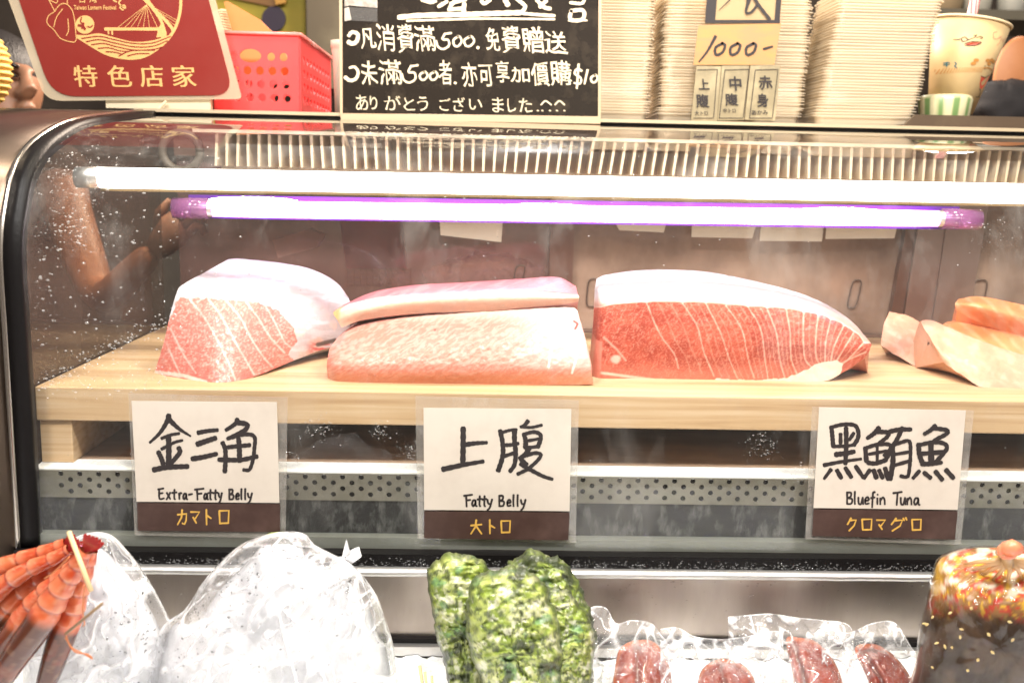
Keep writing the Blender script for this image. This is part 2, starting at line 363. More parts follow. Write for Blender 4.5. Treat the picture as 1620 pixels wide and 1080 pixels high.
def loft(rows, ns, nt, closeback=True):
    """rows: list of dict(px curve, Y) -> grids of world pts and px coords. rows[i] = list of (px,py,Y)"""
    R = [catmull(r, ns) for r in rows]; out = []; tt = []
    Q = [2*R[0]-R[1]]+R+[2*R[-1]-R[-2]]
    for i in range(len(R)-1):
        p0, p1, p2, p3 = Q[i:i+4]; m1, m2 = (p2-p0)/2, (p3-p1)/2; lim = np.abs(p2-p1)*1.2
        m1 = np.clip(m1, -lim, lim); m2 = np.clip(m2, -lim, lim)
        for k in range(nt[i]):
            t = k/nt[i]; out.append((2*t**3-3*t*t+1)*p1+(t**3-2*t*t+t)*m1+(3*t*t-2*t**3)*p2+(t**3-t*t)*m2); tt.append(i+t)
    out.append(R[-1]); tt.append(len(R)-1)
    return np.array(out), np.array(tt)

# ================================================================== SETTING
ZSH = -.238   # shelf top
XL = -.482    # inner left edge of the case
XR = 1.02
bgm = mat('stall_back_wall', (.060, .045, .035), .8, var=(3, (.13, .10, .075), .4, .75))
MB().box(-3.2, 3.6, 2.6, 2.7, -1.8, 1.8).build('back_wall', bgm, kind='structure')
fl = mat('floor_tiles', (.06, .05, .045), .6, var=(5, (.09, .075, .06), .4, .7))
MB().box(-3.2, 3.6, -1.6, 2.6, -1.86, -1.8).build('floor', fl, kind='structure')

# ================================================================== DISPLAY CASE
case = thing('display_case', (0.1, .25, -1.0), 'long refrigerated glass display case with curved front, black gasket and lit tubes', 'display case')
prof = [(0, -.409), (0, -.30), (0, -.18), (0, -.10), (.006, -.066), (.017, -.042), (.032, -.015), (.055, .006), (.085, .022), (.12, .034), (.165, .046), (.22, .055), (.29, .063), (.37, .071), (.45, .0785)]
pc = catmull(prof, 60)
def strip(x0, x1, off0=0.0, off1=0.0, nx=2, pr=None):
    P = pc if pr is None else pr
    T = np.gradient(P, axis=0); T /= np.linalg.norm(T, axis=1)[:, None]; Nn = np.stack([-T[:, 1], T[:, 0]], 1)  # outward (-Y,+Z)
    Q = P+Nn*off0
    return np.stack([np.stack([np.full(len(P), x), Q[:, 0], Q[:, 1]], 1) for x in np.linspace(x0, x1, nx)], 1)
# glass pane (outer skin of 4 mm)
g = MB(); g.grid(strip(XL, XR, 0.0, nx=30)); gp = g.build('glass_pane', GLASS, case, True)
# gasket following the profile
def band(x0, x1, o0, o1, pr=None):
    A, B = strip(x0, x1, o0, pr=pr), strip(x0, x1, o1, pr=pr)
    m = MB(); ring = np.stack([A[:, 0], A[:, 1], B[:, 1], B[:, 0]], 1); m.grid(ring, cv=True); n = m.n; m.f += [(0, 1, 2, 3), (n-4, n-3, n-2, n-1)]; return m
band(-.4985, XL+.001, -.010, .005).build('left_gasket', RUBBER, case, True)
band(-.503, -.4985, -.010, .007).build('chrome_trim', CHROME, case, True)
# stainless hood left of the gasket, same profile carried down
pr2 = np.vstack([[(0, -.95), (0, -.70)], pc])
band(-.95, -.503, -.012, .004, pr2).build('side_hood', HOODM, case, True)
# bottom gasket, trim, apron
def zat(x, y, Y=0): return float(atY(x, y, Y)[2])
b = MB(); n = 240; xs = np.linspace(-.503, XR, n); b.box(-.503, XR, -.012, .004, -.4235, -.4095); b.build('bottom_gasket', RUBBER, case)
m = MB(); xs = np.linspace(-.50, XR, 420); rows = []
for zz, yy in ((-.4235, .0), (-.4235, -.016), (-.426, -.022), (-.431, -.022), (-.4325, -.012), (-.4325, 0)):
    rows.append(np.stack([xs, yy+.0012*(fbm(xs*40, zz*900)-.5), np.full_like(xs, zz)], 1))
m.grid(np.array(rows)).build('ledge_trim', STEEL_L, case, True)
MB().box(-.508, XR, -.010, .004, -.507, -.4327).build('front_apron', STEEL, case)
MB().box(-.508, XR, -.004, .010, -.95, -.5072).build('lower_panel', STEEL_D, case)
m = MB(); m.box(-.508, XR, -.017, -.0102, -.516, -.505); m.build('dark_groove', RUBBER, case)  # solid black strip along the foot of the apron
# tray holding the ice
tr = MB(); tr.box(-.95, XR, -.026, -.0172, -.521, -.5105); tr.box(-.95, XR, -.62, -.026, -.60, -.545); tr.build('ice_tray', STEEL_L, case)
# rear top rail
m = MB(); m.box(XL-.03, XR, .452, .462, .074, .0815); m.build('rail_seal', RUBBER, case)
RAILM = mat('cream_rail', (.62, .50, .34), .35, .4)
m = MB(); m.box(XL-.03, XR, .445, .50, .0817, .0865); m.build('top_rail', RAILM, case)
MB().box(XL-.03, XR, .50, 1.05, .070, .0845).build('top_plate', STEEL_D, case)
# left end glass
eg = [(XL-.0105, max(y_, .004), z_) for y_, z_ in pc+np.stack([np.full(len(pc), .004), np.full(len(pc), -.006)], 1)]+[(XL-.0105, .49, .074), (XL-.0105, .49, -.405)]
MB().slab(eg, (-.004, 0, 0)).build('end_glass', EGLASS, case)
# evaporator fins + added cream plate under the top glass
FIN = mat('aluminium_fins', (.80, .66, .44), .45, .25)
m = MB(); x = -.375
while x < 1.0:
    sh = .004*sin(x*9)+.002*random.random()
    m.slab([(x, .36, .006), (x+.003, .36, .006), (x+.0045+sh, .36, .050), (x+.0005+sh, .36, .050)], (0.001, .05, 0)); x += .0148
m.build('evaporator_fins', FIN, case)
BANDM = mat('reflection_band_plate', (.72, .62, .46), .4, .3, var=(12, (.35, .28, .2), .4, .7))  # cream colour stands in for the pale band reflected in the top glass
MB().box(-.40, XR, .345, .43, .0505, .0550).build('reflection_band_plate', BANDM, case)
MB().box(-.38, XR, .415, .43, -.002, .050).build('evaporator_back', mat('evaporator_shell', (.50, .38, .26), .5, .1), case)
cr = atY(290, 240, .38)
m = MB(); a = np.linspace(0, 2*pi, 40); m.tube(np.stack([cr[0]+.026*np.cos(a), .37+0*a, cr[2]+.026*np.sin(a)], 1), .006, 8); m.build('coolant_pipe', mat('pipe_foam', (.09, .07, .05), .6), case, True)
# lamps
T1 = emit('white_tube_glow', (1, .93, .83), 8.0)
T2 = emit('pink_tube_glow', (1, .72, .93), 9.0)
nt_ = T2.node_tree; tc_ = nt_.nodes.new('ShaderNodeTexCoord'); sx_ = nt_.nodes.new('ShaderNodeSeparateXYZ'); cr_ = nt_.nodes.new('ShaderNodeValToRGB')
e_ = cr_.color_ramp.elements; e_[0].position = .02; e_[0].color = (.30, .10, .42, 1); e_[1].position = .98; e_[1].color = (.34, .12, .40, 1)
for p_, c_ in ((.10, (.85, .52, .98, 1)), (.22, (1, .74, .94, 1)), (.84, (1, .76, .92, 1)), (.93, (.85, .50, .95, 1))): k_ = e_.new(p_); k_.color = c_
nt_.links.new(tc_.outputs['Generated'], sx_.inputs[0]); nt_.links.new(sx_.outputs[0], cr_.inputs[0]); nt_.links.new(cr_.outputs[0], nt_.nodes['Emission'].inputs[0])
def lamp(a, b, Y, r, em, back, name, capr, bw):
    A, B = atY(a[0], a[1], Y), atY(b[0], b[1], Y)
    t = MB().tube(np.linspace(A, B, 8), r, 20).build(name, em, case, True)
    d = (B-A)/np.linalg.norm(B-A)
    MB().tube([A-d*.02, A+d*.006], capr, 20).build('tube_cap', STEEL_L, t, True)
    MB().tube([B-d*.006, B+d*.02], capr, 20).build('tube_cap', STEEL_L, t, True)
    return t, A, B
t1, A1, B1 = lamp((150, 281), (1700, 308), .10, .0115, T1, None, 'white_tube', .0118, .02)
t2, A2, B2 = lamp((330, 330), (1490, 346), .26, .0105, T2, None, 'pink_tube', .0108, .02)
VIO = mat('violet_glow_paint', (.10, .022, .24), .6, spec=.1)  # violet plate colour stands in for the lamp's glow around the tube
m = MB(); e_ = np.array([.03, 0, -.0005]); m.slab([A2-e_+[0, .016, -.0140], B2+e_+[0, .016, -.0140], B2+e_+[0, .016, .0162], A2-e_+[0, .016, .0162]], (0, .008, 0))
m.build('tube_reflector', VIO, case)
m = MB(); m.slab([A1+[0,.014,-.0150],B1+[0,.014,-.0150],B1+[0,.014,-.012],A1+[0,.014,-.012]],(0,.008,0)); m.build('tube_reflector', mat('white_fixture', (.10, .065, .03), .6, spec=.1), case)
PINKG = film('pink_socket', (.85, .55, .85), .40, (.42, .16, .38), .1, 1.5)
MB().tube([A2-np.array([.045, 0, 0]), A2], .0135, 18).build('lamp_socket', PINKG, case, True)
MB().tube([B2, B2+np.array([.05, 0, 0])], .0135, 18).build('lamp_socket', PINKG, case, True)
# back of the case: sliding doors
door_z0, door_z1 = -.235, .02
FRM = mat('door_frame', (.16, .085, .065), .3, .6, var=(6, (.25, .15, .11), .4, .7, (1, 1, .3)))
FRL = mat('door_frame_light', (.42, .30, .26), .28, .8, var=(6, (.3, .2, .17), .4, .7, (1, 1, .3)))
xa = [float(atY(x, 450, .50)[0]) for x in (175, 868, 905, 1428, 1475)]
def doorpanel(x0, x1, Y, mt):
    d = MB().box(x0, x1, Y, Y+.004, door_z0, door_z1).build('sliding_door', mt, case); return d
SMOK = mat('murky_door', (.46, .32, .24), .20, .25, var=(4.5, (.20, .125, .09), .38, .62, (1, 1, .8)), bump=(12, .15, .004))
d1 = doorpanel(-.47, xa[1], .500, DGLASS)
d2 = doorpanel(xa[2], xa[3], .508, SMOK)
d3 = doorpanel(xa[4], XR, .500, SMOK)
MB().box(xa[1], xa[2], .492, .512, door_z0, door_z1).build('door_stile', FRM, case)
m = MB(); m.slab([(xa[3]-.020, .495, door_z0), (xa[3]+.000, .495, door_z0), (xa[3]+.018, .495, door_z1), (xa[3]+.004, .495, door_z1)], (0, .02, 0)); m.build('door_stile', FRM, case)
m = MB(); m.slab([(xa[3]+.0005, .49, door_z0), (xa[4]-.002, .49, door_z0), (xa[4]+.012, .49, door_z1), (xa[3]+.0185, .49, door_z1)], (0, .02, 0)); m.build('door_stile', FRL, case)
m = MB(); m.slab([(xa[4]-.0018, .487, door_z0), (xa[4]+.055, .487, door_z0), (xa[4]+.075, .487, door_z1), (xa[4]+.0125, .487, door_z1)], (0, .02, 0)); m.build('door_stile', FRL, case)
MB().box(-.47, XR, .485, .515, -.262, -.2355).build('door_track', FRL, case)
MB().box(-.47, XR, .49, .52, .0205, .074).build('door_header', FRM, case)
HND = mat('handle_recess', (.10, .06, .045), .4, .4)
def oval(cx, cy, w, h, d, sh=0):
    A = np.linspace(0, 2*pi, 33); c = np.sign(np.cos(A))*np.abs(np.cos(A))**.5; s_ = np.sign(np.sin(A))*np.abs(np.sin(A))**.5
    P = atY(cx+c*w/2+sh*s_, cy-s_*h/2, .497 if d is not d2 else .505)
    MB().tube(P, .0011, 6, caps=False).build('handle', HND, d, True)
oval(1352, 465, 15, 44, d2, 5); oval(822, 432, 15, 24, d1, 2); oval(938, 463, 18, 44, d2, 2); oval(1548, 465, 22, 44, d3, 5)
# floor deck under the board, rail, perforated air grille, dark lower recess
ZD = zat(560, 730, .055)
MB().box(-.490, XR, .048, .49, ZD-.004, ZD).build('deck_plate', mat('deck_metal', (.50, .34, .23), .5, .2, var=(5, (.28, .18, .12), .35, .7, (1, 3, 1))), case)
zr0, zr1 = zat(560, 746, .03), zat(560, 731, .048)
m = MB(); m.slab([(-.490, .018, zr0+.003), (-.490, .0475, zr1), (-.490, .0475, zr1-.003), (-.490, .018, zr0)], (XR+.490, 0, 0)); m.build('white_sill', mat('white_enamel', (.82, .82, .80), .25, var=(30, (.6, .58, .52), .55, .85)), case)
GR = mat('grille_steel', (.21, .195, .155), .4, .4, var=(16, (.11, .10, .07), .42, .72), bump=(80, .15, .001))
zg1, zg0 = zat(560, 749, .016), zat(560, 791, .016)
holes = []; hr = .0030; px_ = .0205
for r_ in range(4):
    zc = zg1-.0038-r_*.0066; x = -.46+(px_/2 if r_ % 2 else 0)
    while x < .74:
        holes.append([(x+hr*cos(t), zc+hr*sin(t)) for t in np.linspace(0, 2*pi, 11)[:-1]]); x += px_
V, F = curve_mesh([[(-.490, zg0), (XR, zg0), (XR, zg1), (-.490, zg1)]]+holes, .0008)
MB().add(np.stack([V[:, 0], .016+V[:, 2], V[:, 1]], 1), F).build('air_grille', GR, case)
DK = mat('recess_dark', (.010, .009, .009), .6, var=(20, (.035, .035, .033), .5, .8, (1, 1, .12)), spec=.2)
MB().box(-.490, XR, .0195, .024, zg0-.05, zg1-.001).build('recess_back', DK, case)
DK2 = mat('recess_stained', (.014, .014, .014), .55, var=(60, (.15, .15, .14), .50, .72, (1, 1, .4)), spec=.25)
MB().box(-.490, XR, .0170, .0192, zat(560, 846, .017), zg0-.0005).build('lower_recess', DK2, case)
MB().box(-.490, XR, .003, .0168, zat(560, 864, .003)-.002, zat(560, 846, .01)).build('inner_sill', mat('sill_steel', (.24, .245, .21), .4, .5, var=(25, (.26, .27, .24), .4, .7, (1, 1, 2))), case)

# condensation: countless droplets on the glass
def droplets(name, pts, rad, m, parent, Yoff=-.0012, flat=.5):
    mb = MB(); A = np.linspace(0, 2*pi, 7)[:-1]
    for (p, nrm), r in zip(pts, rad):
        nrm = np.asarray(nrm, float); e1 = np.cross(nrm, [0, 1, .2]) if abs(nrm[1]) < .8 else np.cross(nrm, [1, 0, 0]); e1 /= np.linalg.norm(e1); e2 = np.cross(nrm, e1)
        el = 1+random.random()*.8
        V = [p+r*(cos(a)*e1+el*sin(a)*e2) for a in A]+[p+r*.75*(cos(a)*e1+el*sin(a)*e2)*.8+nrm*r*.4 for a in A]+[p+nrm*r*flat]
        F = [(i, (i+1) % 6, 6+(i+1) % 6, 6+i) for i in range(6)]+[(6+i, 6+(i+1) % 6, 12) for i in range(6)]
        mb.add(V, F)
    return mb.build(name, m, parent, True, kind='stuff')
Tn = np.gradient(pc, axis=0); Tn /= np.linalg.norm(Tn, axis=1)[:, None]
def on_glass(px, py):
    """hit the extruded profile with a photo ray"""
    d = rays(px, py); best = None
    for i in range(len(pc)-1):
        a, b_ = pc[i], pc[i+1]; e = b_-a
        # CO.yz + t d.yz = a + s e
        Mx = np.array([[d[1], -e[0]], [d[2], -e[1]]]); det = np.linalg.det(Mx)
        if abs(det) < 1e-9: continue
        t, s_ = np.linalg.solve(Mx, [a[0]-CO[1], a[1]-CO[2]])
        if -.001 <= s_ <= 1.001 and t > 0 and (best is None or t < best[0]): best = (t, i)
    if best is None: return None
    t, i = best; p = CO+d*t; nrm = np.array([0, -Tn[i][1], Tn[i][0]]); return p+nrm*.0003, nrm
pts, rad = [], []
def scatter(n, fx, fy, rmin, rmax):
    for _ in range(n):
        x, y = fx(), fy()
        if x < 48: continue
        h = on_glass(x, y)
        if h is None or h[0][0] < XL+.004: continue
        pts.append(h); rad.append(rmin+(rmax-rmin)*random.random()**3)
scatter(420, lambda: 55+abs(random.gauss(0, 160)), lambda: random.uniform(215, 560), .0004, .0015)
scatter(200, lambda: random.gauss(118, 26), lambda: random.uniform(240, 400), .0004, .0013)
scatter(170, lambda: random.uniform(60, 270), lambda: random.gauss(0, 16)+600-.5*(0), .0004, .0012)
for _ in range(130):
    x = random.uniform(60, 280); y = 612-(x-55)*.51+random.gauss(0, 9); h = on_glass(x, y)
    if h: pts.append(h); rad.append(random.uniform(.0004, .0013))
scatter(260, lambda: random.uniform(250, 1620), lambda: random.uniform(210, 420), .0003, .0010)
scatter(120, lambda: random.uniform(60, 1620), lambda: random.uniform(420, 860), .0003, .0008)
for cx, cy, s_, n_ in ((505, 678, 14, 110), (600, 680, 10, 60), (1205, 706, 16, 110), (652, 715, 12, 60), (462, 722, 10, 40), (1270, 740, 14, 50), (1560, 350, 30, 60)):
    scatter(n_, lambda: random.gauss(cx, s_), lambda: random.gauss(cy, s_*.8), .0003, .0009)
droplets('water_droplets', pts, rad, DROP, gp)
pts, rad = [], []
WET = mat('wet_bead', (.55, .55, .55), .08, 0, spec=1.0)
for _ in range(1500):
    x = random.uniform(-.50, .74); z = -.4125-.011*random.random()**.5; pts.append((np.array([x, -.0125, z]), np.array([0, -1., 0]))); rad.append(random.uniform(.0003, .0010))
for _ in range(330):
    x = random.uniform(-.50, .74); z = -.433-.055*random.random()**2.0; pts.append((np.array([x, -.0104, z]), np.array([0, -1., 0]))); rad.append(random.uniform(.0003, .0011))
droplets('water_beads', pts, rad, film('clear_bead', (.9, .9, .9), .10, (.9, .9, .9), .05, 1.6), case)

# ================================================================== WOODEN BOARD
board = thing('serving_board', (.15, .25, ZSH-.075), 'long pale wooden board on wooden feet carrying the fish blocks', 'board')
m = MB(); m.box(XL-.0085, XR, .032, .482, ZSH-.038, ZSH); m.build('board_top', WOODM, board, bevel=.0015)
zf = ZD+.0005
for x0, x1 in ((XL-.007, XL+.028), (.80, .83)):
    MB().box(x0, x1, .036, .47, zf, ZSH-.0385).build('board_foot', WOODM, board, bevel=.001)

# ================================================================== FISH
FR = mat('raw_flesh', rough=.36, vcol=True, sss=.10, coat=.10, spec=.35, bump=(180, .35, .0015))
FR2 = mat('raw_flesh_fibrous', rough=.42, vcol=True, sss=.10, coat=.08, spec=.3, bump=(120, .35, .0015, (1, 1.5, 2.2)))
C = lambda *a: np.array(a, float)
RED, DRED, FAT, PINK, SKIN, PALE = C(.46, .085, .050), C(.31, .042, .026), C(.72, .48, .38), C(.70, .30, .25), C(.80, .76, .76), C(.78, .58, .50)
def fish(name, rows, ns, nt, colf, m, label, cat='fish', disp=.0012, fs=260, group=None, zbase=None, dispf=None):
    """rows of (px,py,Y) front-bottom -> top -> back silhouette; closed down to the support behind"""
    L_, tt = loft(rows, ns, nt)
    Wd = atY(L_[..., 0], L_[..., 1], L_[..., 2]); px, py = L_[..., 0], L_[..., 1]
    col = colf(px, py, np.broadcast_to(tt[:, None], px.shape))
    # displacement toward camera/up
    n_ = fbm(px/9, py/9, 3.3)-.5; dirv = np.array([0, -.8, .6]); edge = np.ones_like(px)
    Wd = Wd+dirv*(disp*n_*2*edge)[..., None]
    if dispf is not None: Wd = Wd+dirv*dispf(px, py, np.broadcast_to(tt[:, None], px.shape))[..., None]
    zb = ZSH if zbase is None else zbase
    back = Wd[-1].copy(); nb = 14; rowsb = []; cb = []
    for k in range(1, nb+1):
        t = k/nb; q = back.copy(); q[:, 2] = back[:, 2]*(1-t)+zb*t; q[:, 1] += .012*sin(t*pi); rowsb.append(q); cb.append(col[-1])
    G = np.concatenate([Wd, np.array(rowsb)]); CC = np.concatenate([col, np.array(cb)])
    mb = MB(); mb.grid(G, CC); nR = len(G)
    # end caps: fan
    for j in (0, ns-1):
        e = G[:, j]; c = e.mean(0); cc = CC[:len(Wd), j].mean(0)
        K = 10; rings = [e*(1-k/K)+c*(k/K) for k in range(K)]
        ccs = [np.clip((CC[:, j]*.55+cc*.45) if k else CC[:, j], 0, 1) for k in range(K)]
        mb.grid(np.array(rings), np.array(ccs)); mb.add(np.array([e[0], e[-1], c]), [(0, 1, 2)], [cc]*3)
    # underside
    mb.add(np.vstack([G[0], G[-1]]), [(i, i+1, ns+i+1, ns+i) for i in range(ns-1)], np.tile(cc, (2*ns, 1)))
    return mb.build(name, m, None, True, label=label, category=cat, **({} if group is None else {'group': group}))
_tag = tag
def tag(o, label=None, cat=None, group=None, kind=None, category=None):
    return _tag(o, label, cat or category, group, kind)

def YS(px, py): return float(atZ(px, py, ZSH)[1])
# --- bluefin block (right)
zz = lambda L: [(900+x/3, 340+y/3) for x, y in L]
bl_lines = [zz(l) for l in ([(370, 420), (430, 560), (500, 660), (520, 730)], [(540, 420), (610, 530), (640, 650), (690, 765)], [(650, 420), (720, 560), (760, 680), (800, 775)],
 [(745, 430), (820, 540), (850, 680), (880, 775)], [(850, 435), (910, 540), (930, 680), (945, 772)], [(940, 440), (985, 560), (1000, 680), (1025, 770)], [(1030, 440), (1050, 560), (1055, 680), (1085, 760)],
 [(1115, 445), (1112, 560), (1120, 680), (1150, 720)], [(1185, 465), (1172, 580), (1175, 680), (1200, 712)], [(1245, 485), (1220, 600), (1215, 705)], [(1310, 515), (1260, 620), (1240, 705)],
 [(1350, 560), (1290, 660), (1255, 715)], [(1400, 605), (1320, 690), (1270, 718)], [(1410, 650), (1340, 680), (1290, 705)])]
bl_lines = [catmull(l, 14) for l in bl_lines]
bl_mid = [(a_*(1-t_)+b_*t_) for a_, b_ in zip(bl_lines[:-1], bl_lines[1:]) for t_ in ((.33, .66) if abs(a_[0][0]-b_[0][0]) > 25 else (.5,))]
bl_top = np.array(zz([(150, 440), (220, 422), (400, 412), (640, 415), (850, 432), (1030, 442), (1200, 474), (1300, 518), (1370, 565), (1405, 610), (1400, 660), (1330, 720)]))
def bl_col(px, py, tt):
    top = np.interp(px, bl_top[:10, 0], bl_top[:10, 1])
    # scallops between the septa
    d = np.full(px.shape, 99.)
    for l in bl_lines: d = np.minimum(d, segdist(px, py, l))
    marb = fbm(px/1.9+py*.10, py/1.3, 1.0, 3); deep = fbm(px/30, py/24, 5.0)
    c = mixc(RED, DRED, smooth(.35, .65, deep)*.8)
    c = mixc(c, C(.62, .21, .14), smooth(.50, .72, marb)*.60)
    vv = np.abs(fbm((px+py*.35)/6, py/22, 3.7, 3)-.5); c = mixc(c, C(.66, .30, .22), (1-smooth(.0, .022, vv))*.55)
    c = mixc(c, C(.60, .19, .13), smooth(565, 598, py)*.6)
    scal = 3.0*np.abs(np.sin((px-958)/17.0))*smooth(1030, 1120, px)
    line = (1-smooth(.3, 1.35+.5*smooth(1150, 1300, px), d+1.2*(fbm(px/4, py/4)-.5)))*(.55+.6*fbm(px/14, py/11, 2))
    c = mixc(c, FAT, line*.85)
    dm = np.full(px.shape, 99.)
    for l in bl_mid: dm = np.minimum(dm, segdist(px+3*(fbm(px/12, py/12, 21)-.5), py, l))
    c = mixc(c, C(.66, .34, .25), (1-smooth(.2, 1.3, dm))*(.15+.75*fbm(px/9, py/12, 23))*.8)
    w = 1-smooth(-1.5, 2.0, py-top-scal*.0-2.2*np.exp(-d/2.5)+1.0)
    c = mixc(c, C(.84, .68, .58), w)
    # bright belly skin, colder on top
    sk = (1-smooth(-20, -3, py-top)); c = mixc(c, C(.60, .37, .30), (1-smooth(-3, 0, py-top))); c = mixc(c, C(.52, .49, .50), sk)
    st = smooth(.52, .72, fbm(px/40, py/5, 2.)); c = mixc(c, C(.60, .60, .60), sk*st*.45)
    # fat at the lower right point and the lower rim
    blob = inpoly(px+6*(fbm(px/10, py/10)-.5), py+6*(fbm(px/9, py/9, 4)-.5), zz([(1030, 775), (1130, 735), (1190, 700), (1260, 690), (1300, 700), (1290, 740), (1270, 800), (1190, 820), (900, 815), (700, 800), (690, 775), (850, 785)]))
    c = mixc(c, C(.86, .68, .58), blob*.9)
    rim = (1-smooth(1.2, 3, segdist(px, py, zz([(130, 745), (400, 782), (700, 792)]))))*.6; c = mixc(c, C(.84, .62, .5), rim)
    kn = 1-smooth(4, 8, np.hypot((px-974)*.8, (py-568)*.9)+2*(fbm(px/5, py/5)-.5)); c = mixc(c, C(.80, .50, .42), kn*.8)
    c = mixc(c, C(.70, .36, .28), (1-smooth(1, 2.2, segdist(px, py, zz([(165, 580), (230, 640), (270, 690)]))))*.7)
    lf = 1-smooth(0, 3, px-(955-(py-486)*.06)); c = mixc(c, C(.62, .22, .16), lf*(tt < 1.01))
    return np.clip(c, 0, 1)
y0 = YS(1100, 600)
fish('tuna_block', [
 [(931, 582, y0+.05), (945, 597, y0), (1010, 600, y0), (1100, 602, y0), (1200, 603, y0), (1296, 604, y0), (1335, 588, y0+.004), (1368, 566, y0+.012)],
 [(938, 528, y0+.05), (951, 540, y0+.004), (1015, 540, y0+.002), (1100, 540, y0), (1200, 542, y0), (1300, 548, y0), (1345, 552, y0+.004), (1375, 556, y0+.014)],
 [(940, 478, y0+.055), (958, 482, y0+.012), (1030, 476, y0+.010), (1115, 476, y0+.010), (1200, 484, y0+.010), (1290, 502, y0+.012), (1345, 532, y0+.014), (1378, 548, y0+.018)],
 [(941, 458, y0+.075), (958, 462, y0+.035), (1030, 456, y0+.035), (1115, 455, y0+.035), (1200, 464, y0+.035), (1287, 486, y0+.035), (1345, 518, y0+.03), (1379, 545, y0+.028)],
 [(944, 441, y0+.12), (962, 434, y0+.13), (1020, 427, y0+.15), (1110, 429, y0+.15), (1200, 446, y0+.14), (1280, 469, y0+.12), (1340, 502, y0+.09), (1376, 540, y0+.06)]],
 300, [50, 56, 16, 22], bl_col, FR, 'deep red bluefin tuna block with white vein arcs and pale belly skin', disp=.0009)
# --- extra fatty belly (left)
ka_lines = [catmull(l, 12) for l in [[(300, 474), (322, 500), (345, 540), (362, 575), (372, 600)], [(330, 474), (350, 500), (372, 540), (392, 575), (402, 592)],
 [(358, 475), (382, 505), (400, 540), (425, 575), (432, 580)], [(390, 478), (410, 505), (425, 530), (450, 558)], [(420, 484), (435, 510), (450, 540), (462, 550)], [(270, 520), (290, 560), (310, 590)], [(264, 545), (275, 570), (285, 592)]]]
ka_red = [(282, 470), (310, 471), (345, 473), (405, 477), (440, 490), (462, 515), (471, 540), (455, 560), (470, 572), (400, 600), (345, 612), (235, 600), (238, 585)]
def ka_col(px, py, tt):
    jx = px+7*(fbm(px/8, py/8, 2)-.5); jy = py+7*(fbm(px/8, py/8, 7)-.5)
    red = inpoly(jx, jy, ka_red).astype(float)*(tt < 2.5)
    d = np.full(px.shape, 99.)
    for l in ka_lines: d = np.minimum(d, segdist(px, py, l))
    g = C(.64, .20, .16)*np.ones(px.shape+(3,)); marb = fbm(px/2.4, py/2.0, 1.5, 3)
    g = mixc(g, C(.60, .15, .12), smooth(.5, .3, marb)*.8); g = mixc(g, C(.80, .52, .46), smooth(.50, .68, marb)*.6)
    g = mixc(g, C(.60, .13, .11), smooth(560, 598, py)*smooth(.6, .4, fbm(px/9, py/9))*.8)
    g = mixc(g, C(.84, .60, .54), (1-smooth(.3, 2.0, d+1.6*(fbm(px/4, py/4, 12)-.5)))*(.35+.75*fbm(px/18, py/13, 6)))
    f = C(.53, .49, .51)*np.ones(px.shape+(3,)); f = mixc(f, C(.74, .70, .74), smooth(.5, .7, fbm(px/30, py/7, 3))*.6)
    f = mixc(f, C(.80, .58, .52), smooth(.50, .68, fbm(px/12, py/16, 9))*smooth(470, 520, py)*.8)
    f = mixc(f, C(.62, .12, .11), smooth(535, 548, py)*smooth(480, 500, px)*smooth(.42, .55, fbm(px/7, py/4, 2)))
    f = mixc(f, C(.07, .06, .05), (1-smooth(2, 5, segdist(px, py, [(503, 545), (530, 538)])))*.9)
    lo = smooth(570, 580, py)*smooth(.4, .55, fbm(px/8, py/5, 6)); f = mixc(f, C(.66, .22, .17), lo*.8)
    c = f*(1-red[..., None])+g*red[..., None]
    rim = (1-smooth(1.5, 4, segdist(px, py, [(243, 588), (290, 594), (325, 604)])))
    return np.clip(mixc(c, C(.82, .64, .56), rim*.8), 0, 1)
ya = YS(345, 605)
fish('tuna_block', [
 [(243, 594, ya+.05), (275, 599, ya+.025), (345, 606, ya), (400, 596, ya+.03), (455, 574, ya+.09), (500, 556, ya+.14), (540, 545, ya+.17)],
 [(258, 545, ya+.055), (290, 545, ya+.035), (345, 548, ya+.022), (400, 545, ya+.045), (462, 530, ya+.10), (505, 515, ya+.14), (550, 508, ya+.18)],
 [(283, 455, ya+.085), (315, 468, ya+.07), (350, 470, ya+.065), (405, 474, ya+.075), (450, 485, ya+.11), (505, 475, ya+.15), (554, 482, ya+.19)],
 [(322, 432, ya+.13), (345, 438, ya+.12), (375, 440, ya+.12), (425, 444, ya+.12), (470, 452, ya+.14), (515, 452, ya+.17), (553, 476, ya+.20)],
 [(362, 410, ya+.20), (375, 409, ya+.21), (400, 411, ya+.22), (445, 416, ya+.22), (490, 425, ya+.22), (530, 445, ya+.22), (551, 470, ya+.22)]],
 240, [44, 56, 30, 22], ka_col, FR, 'marbled pink extra fatty belly block with thick white skin, leftmost fish', disp=.0010)
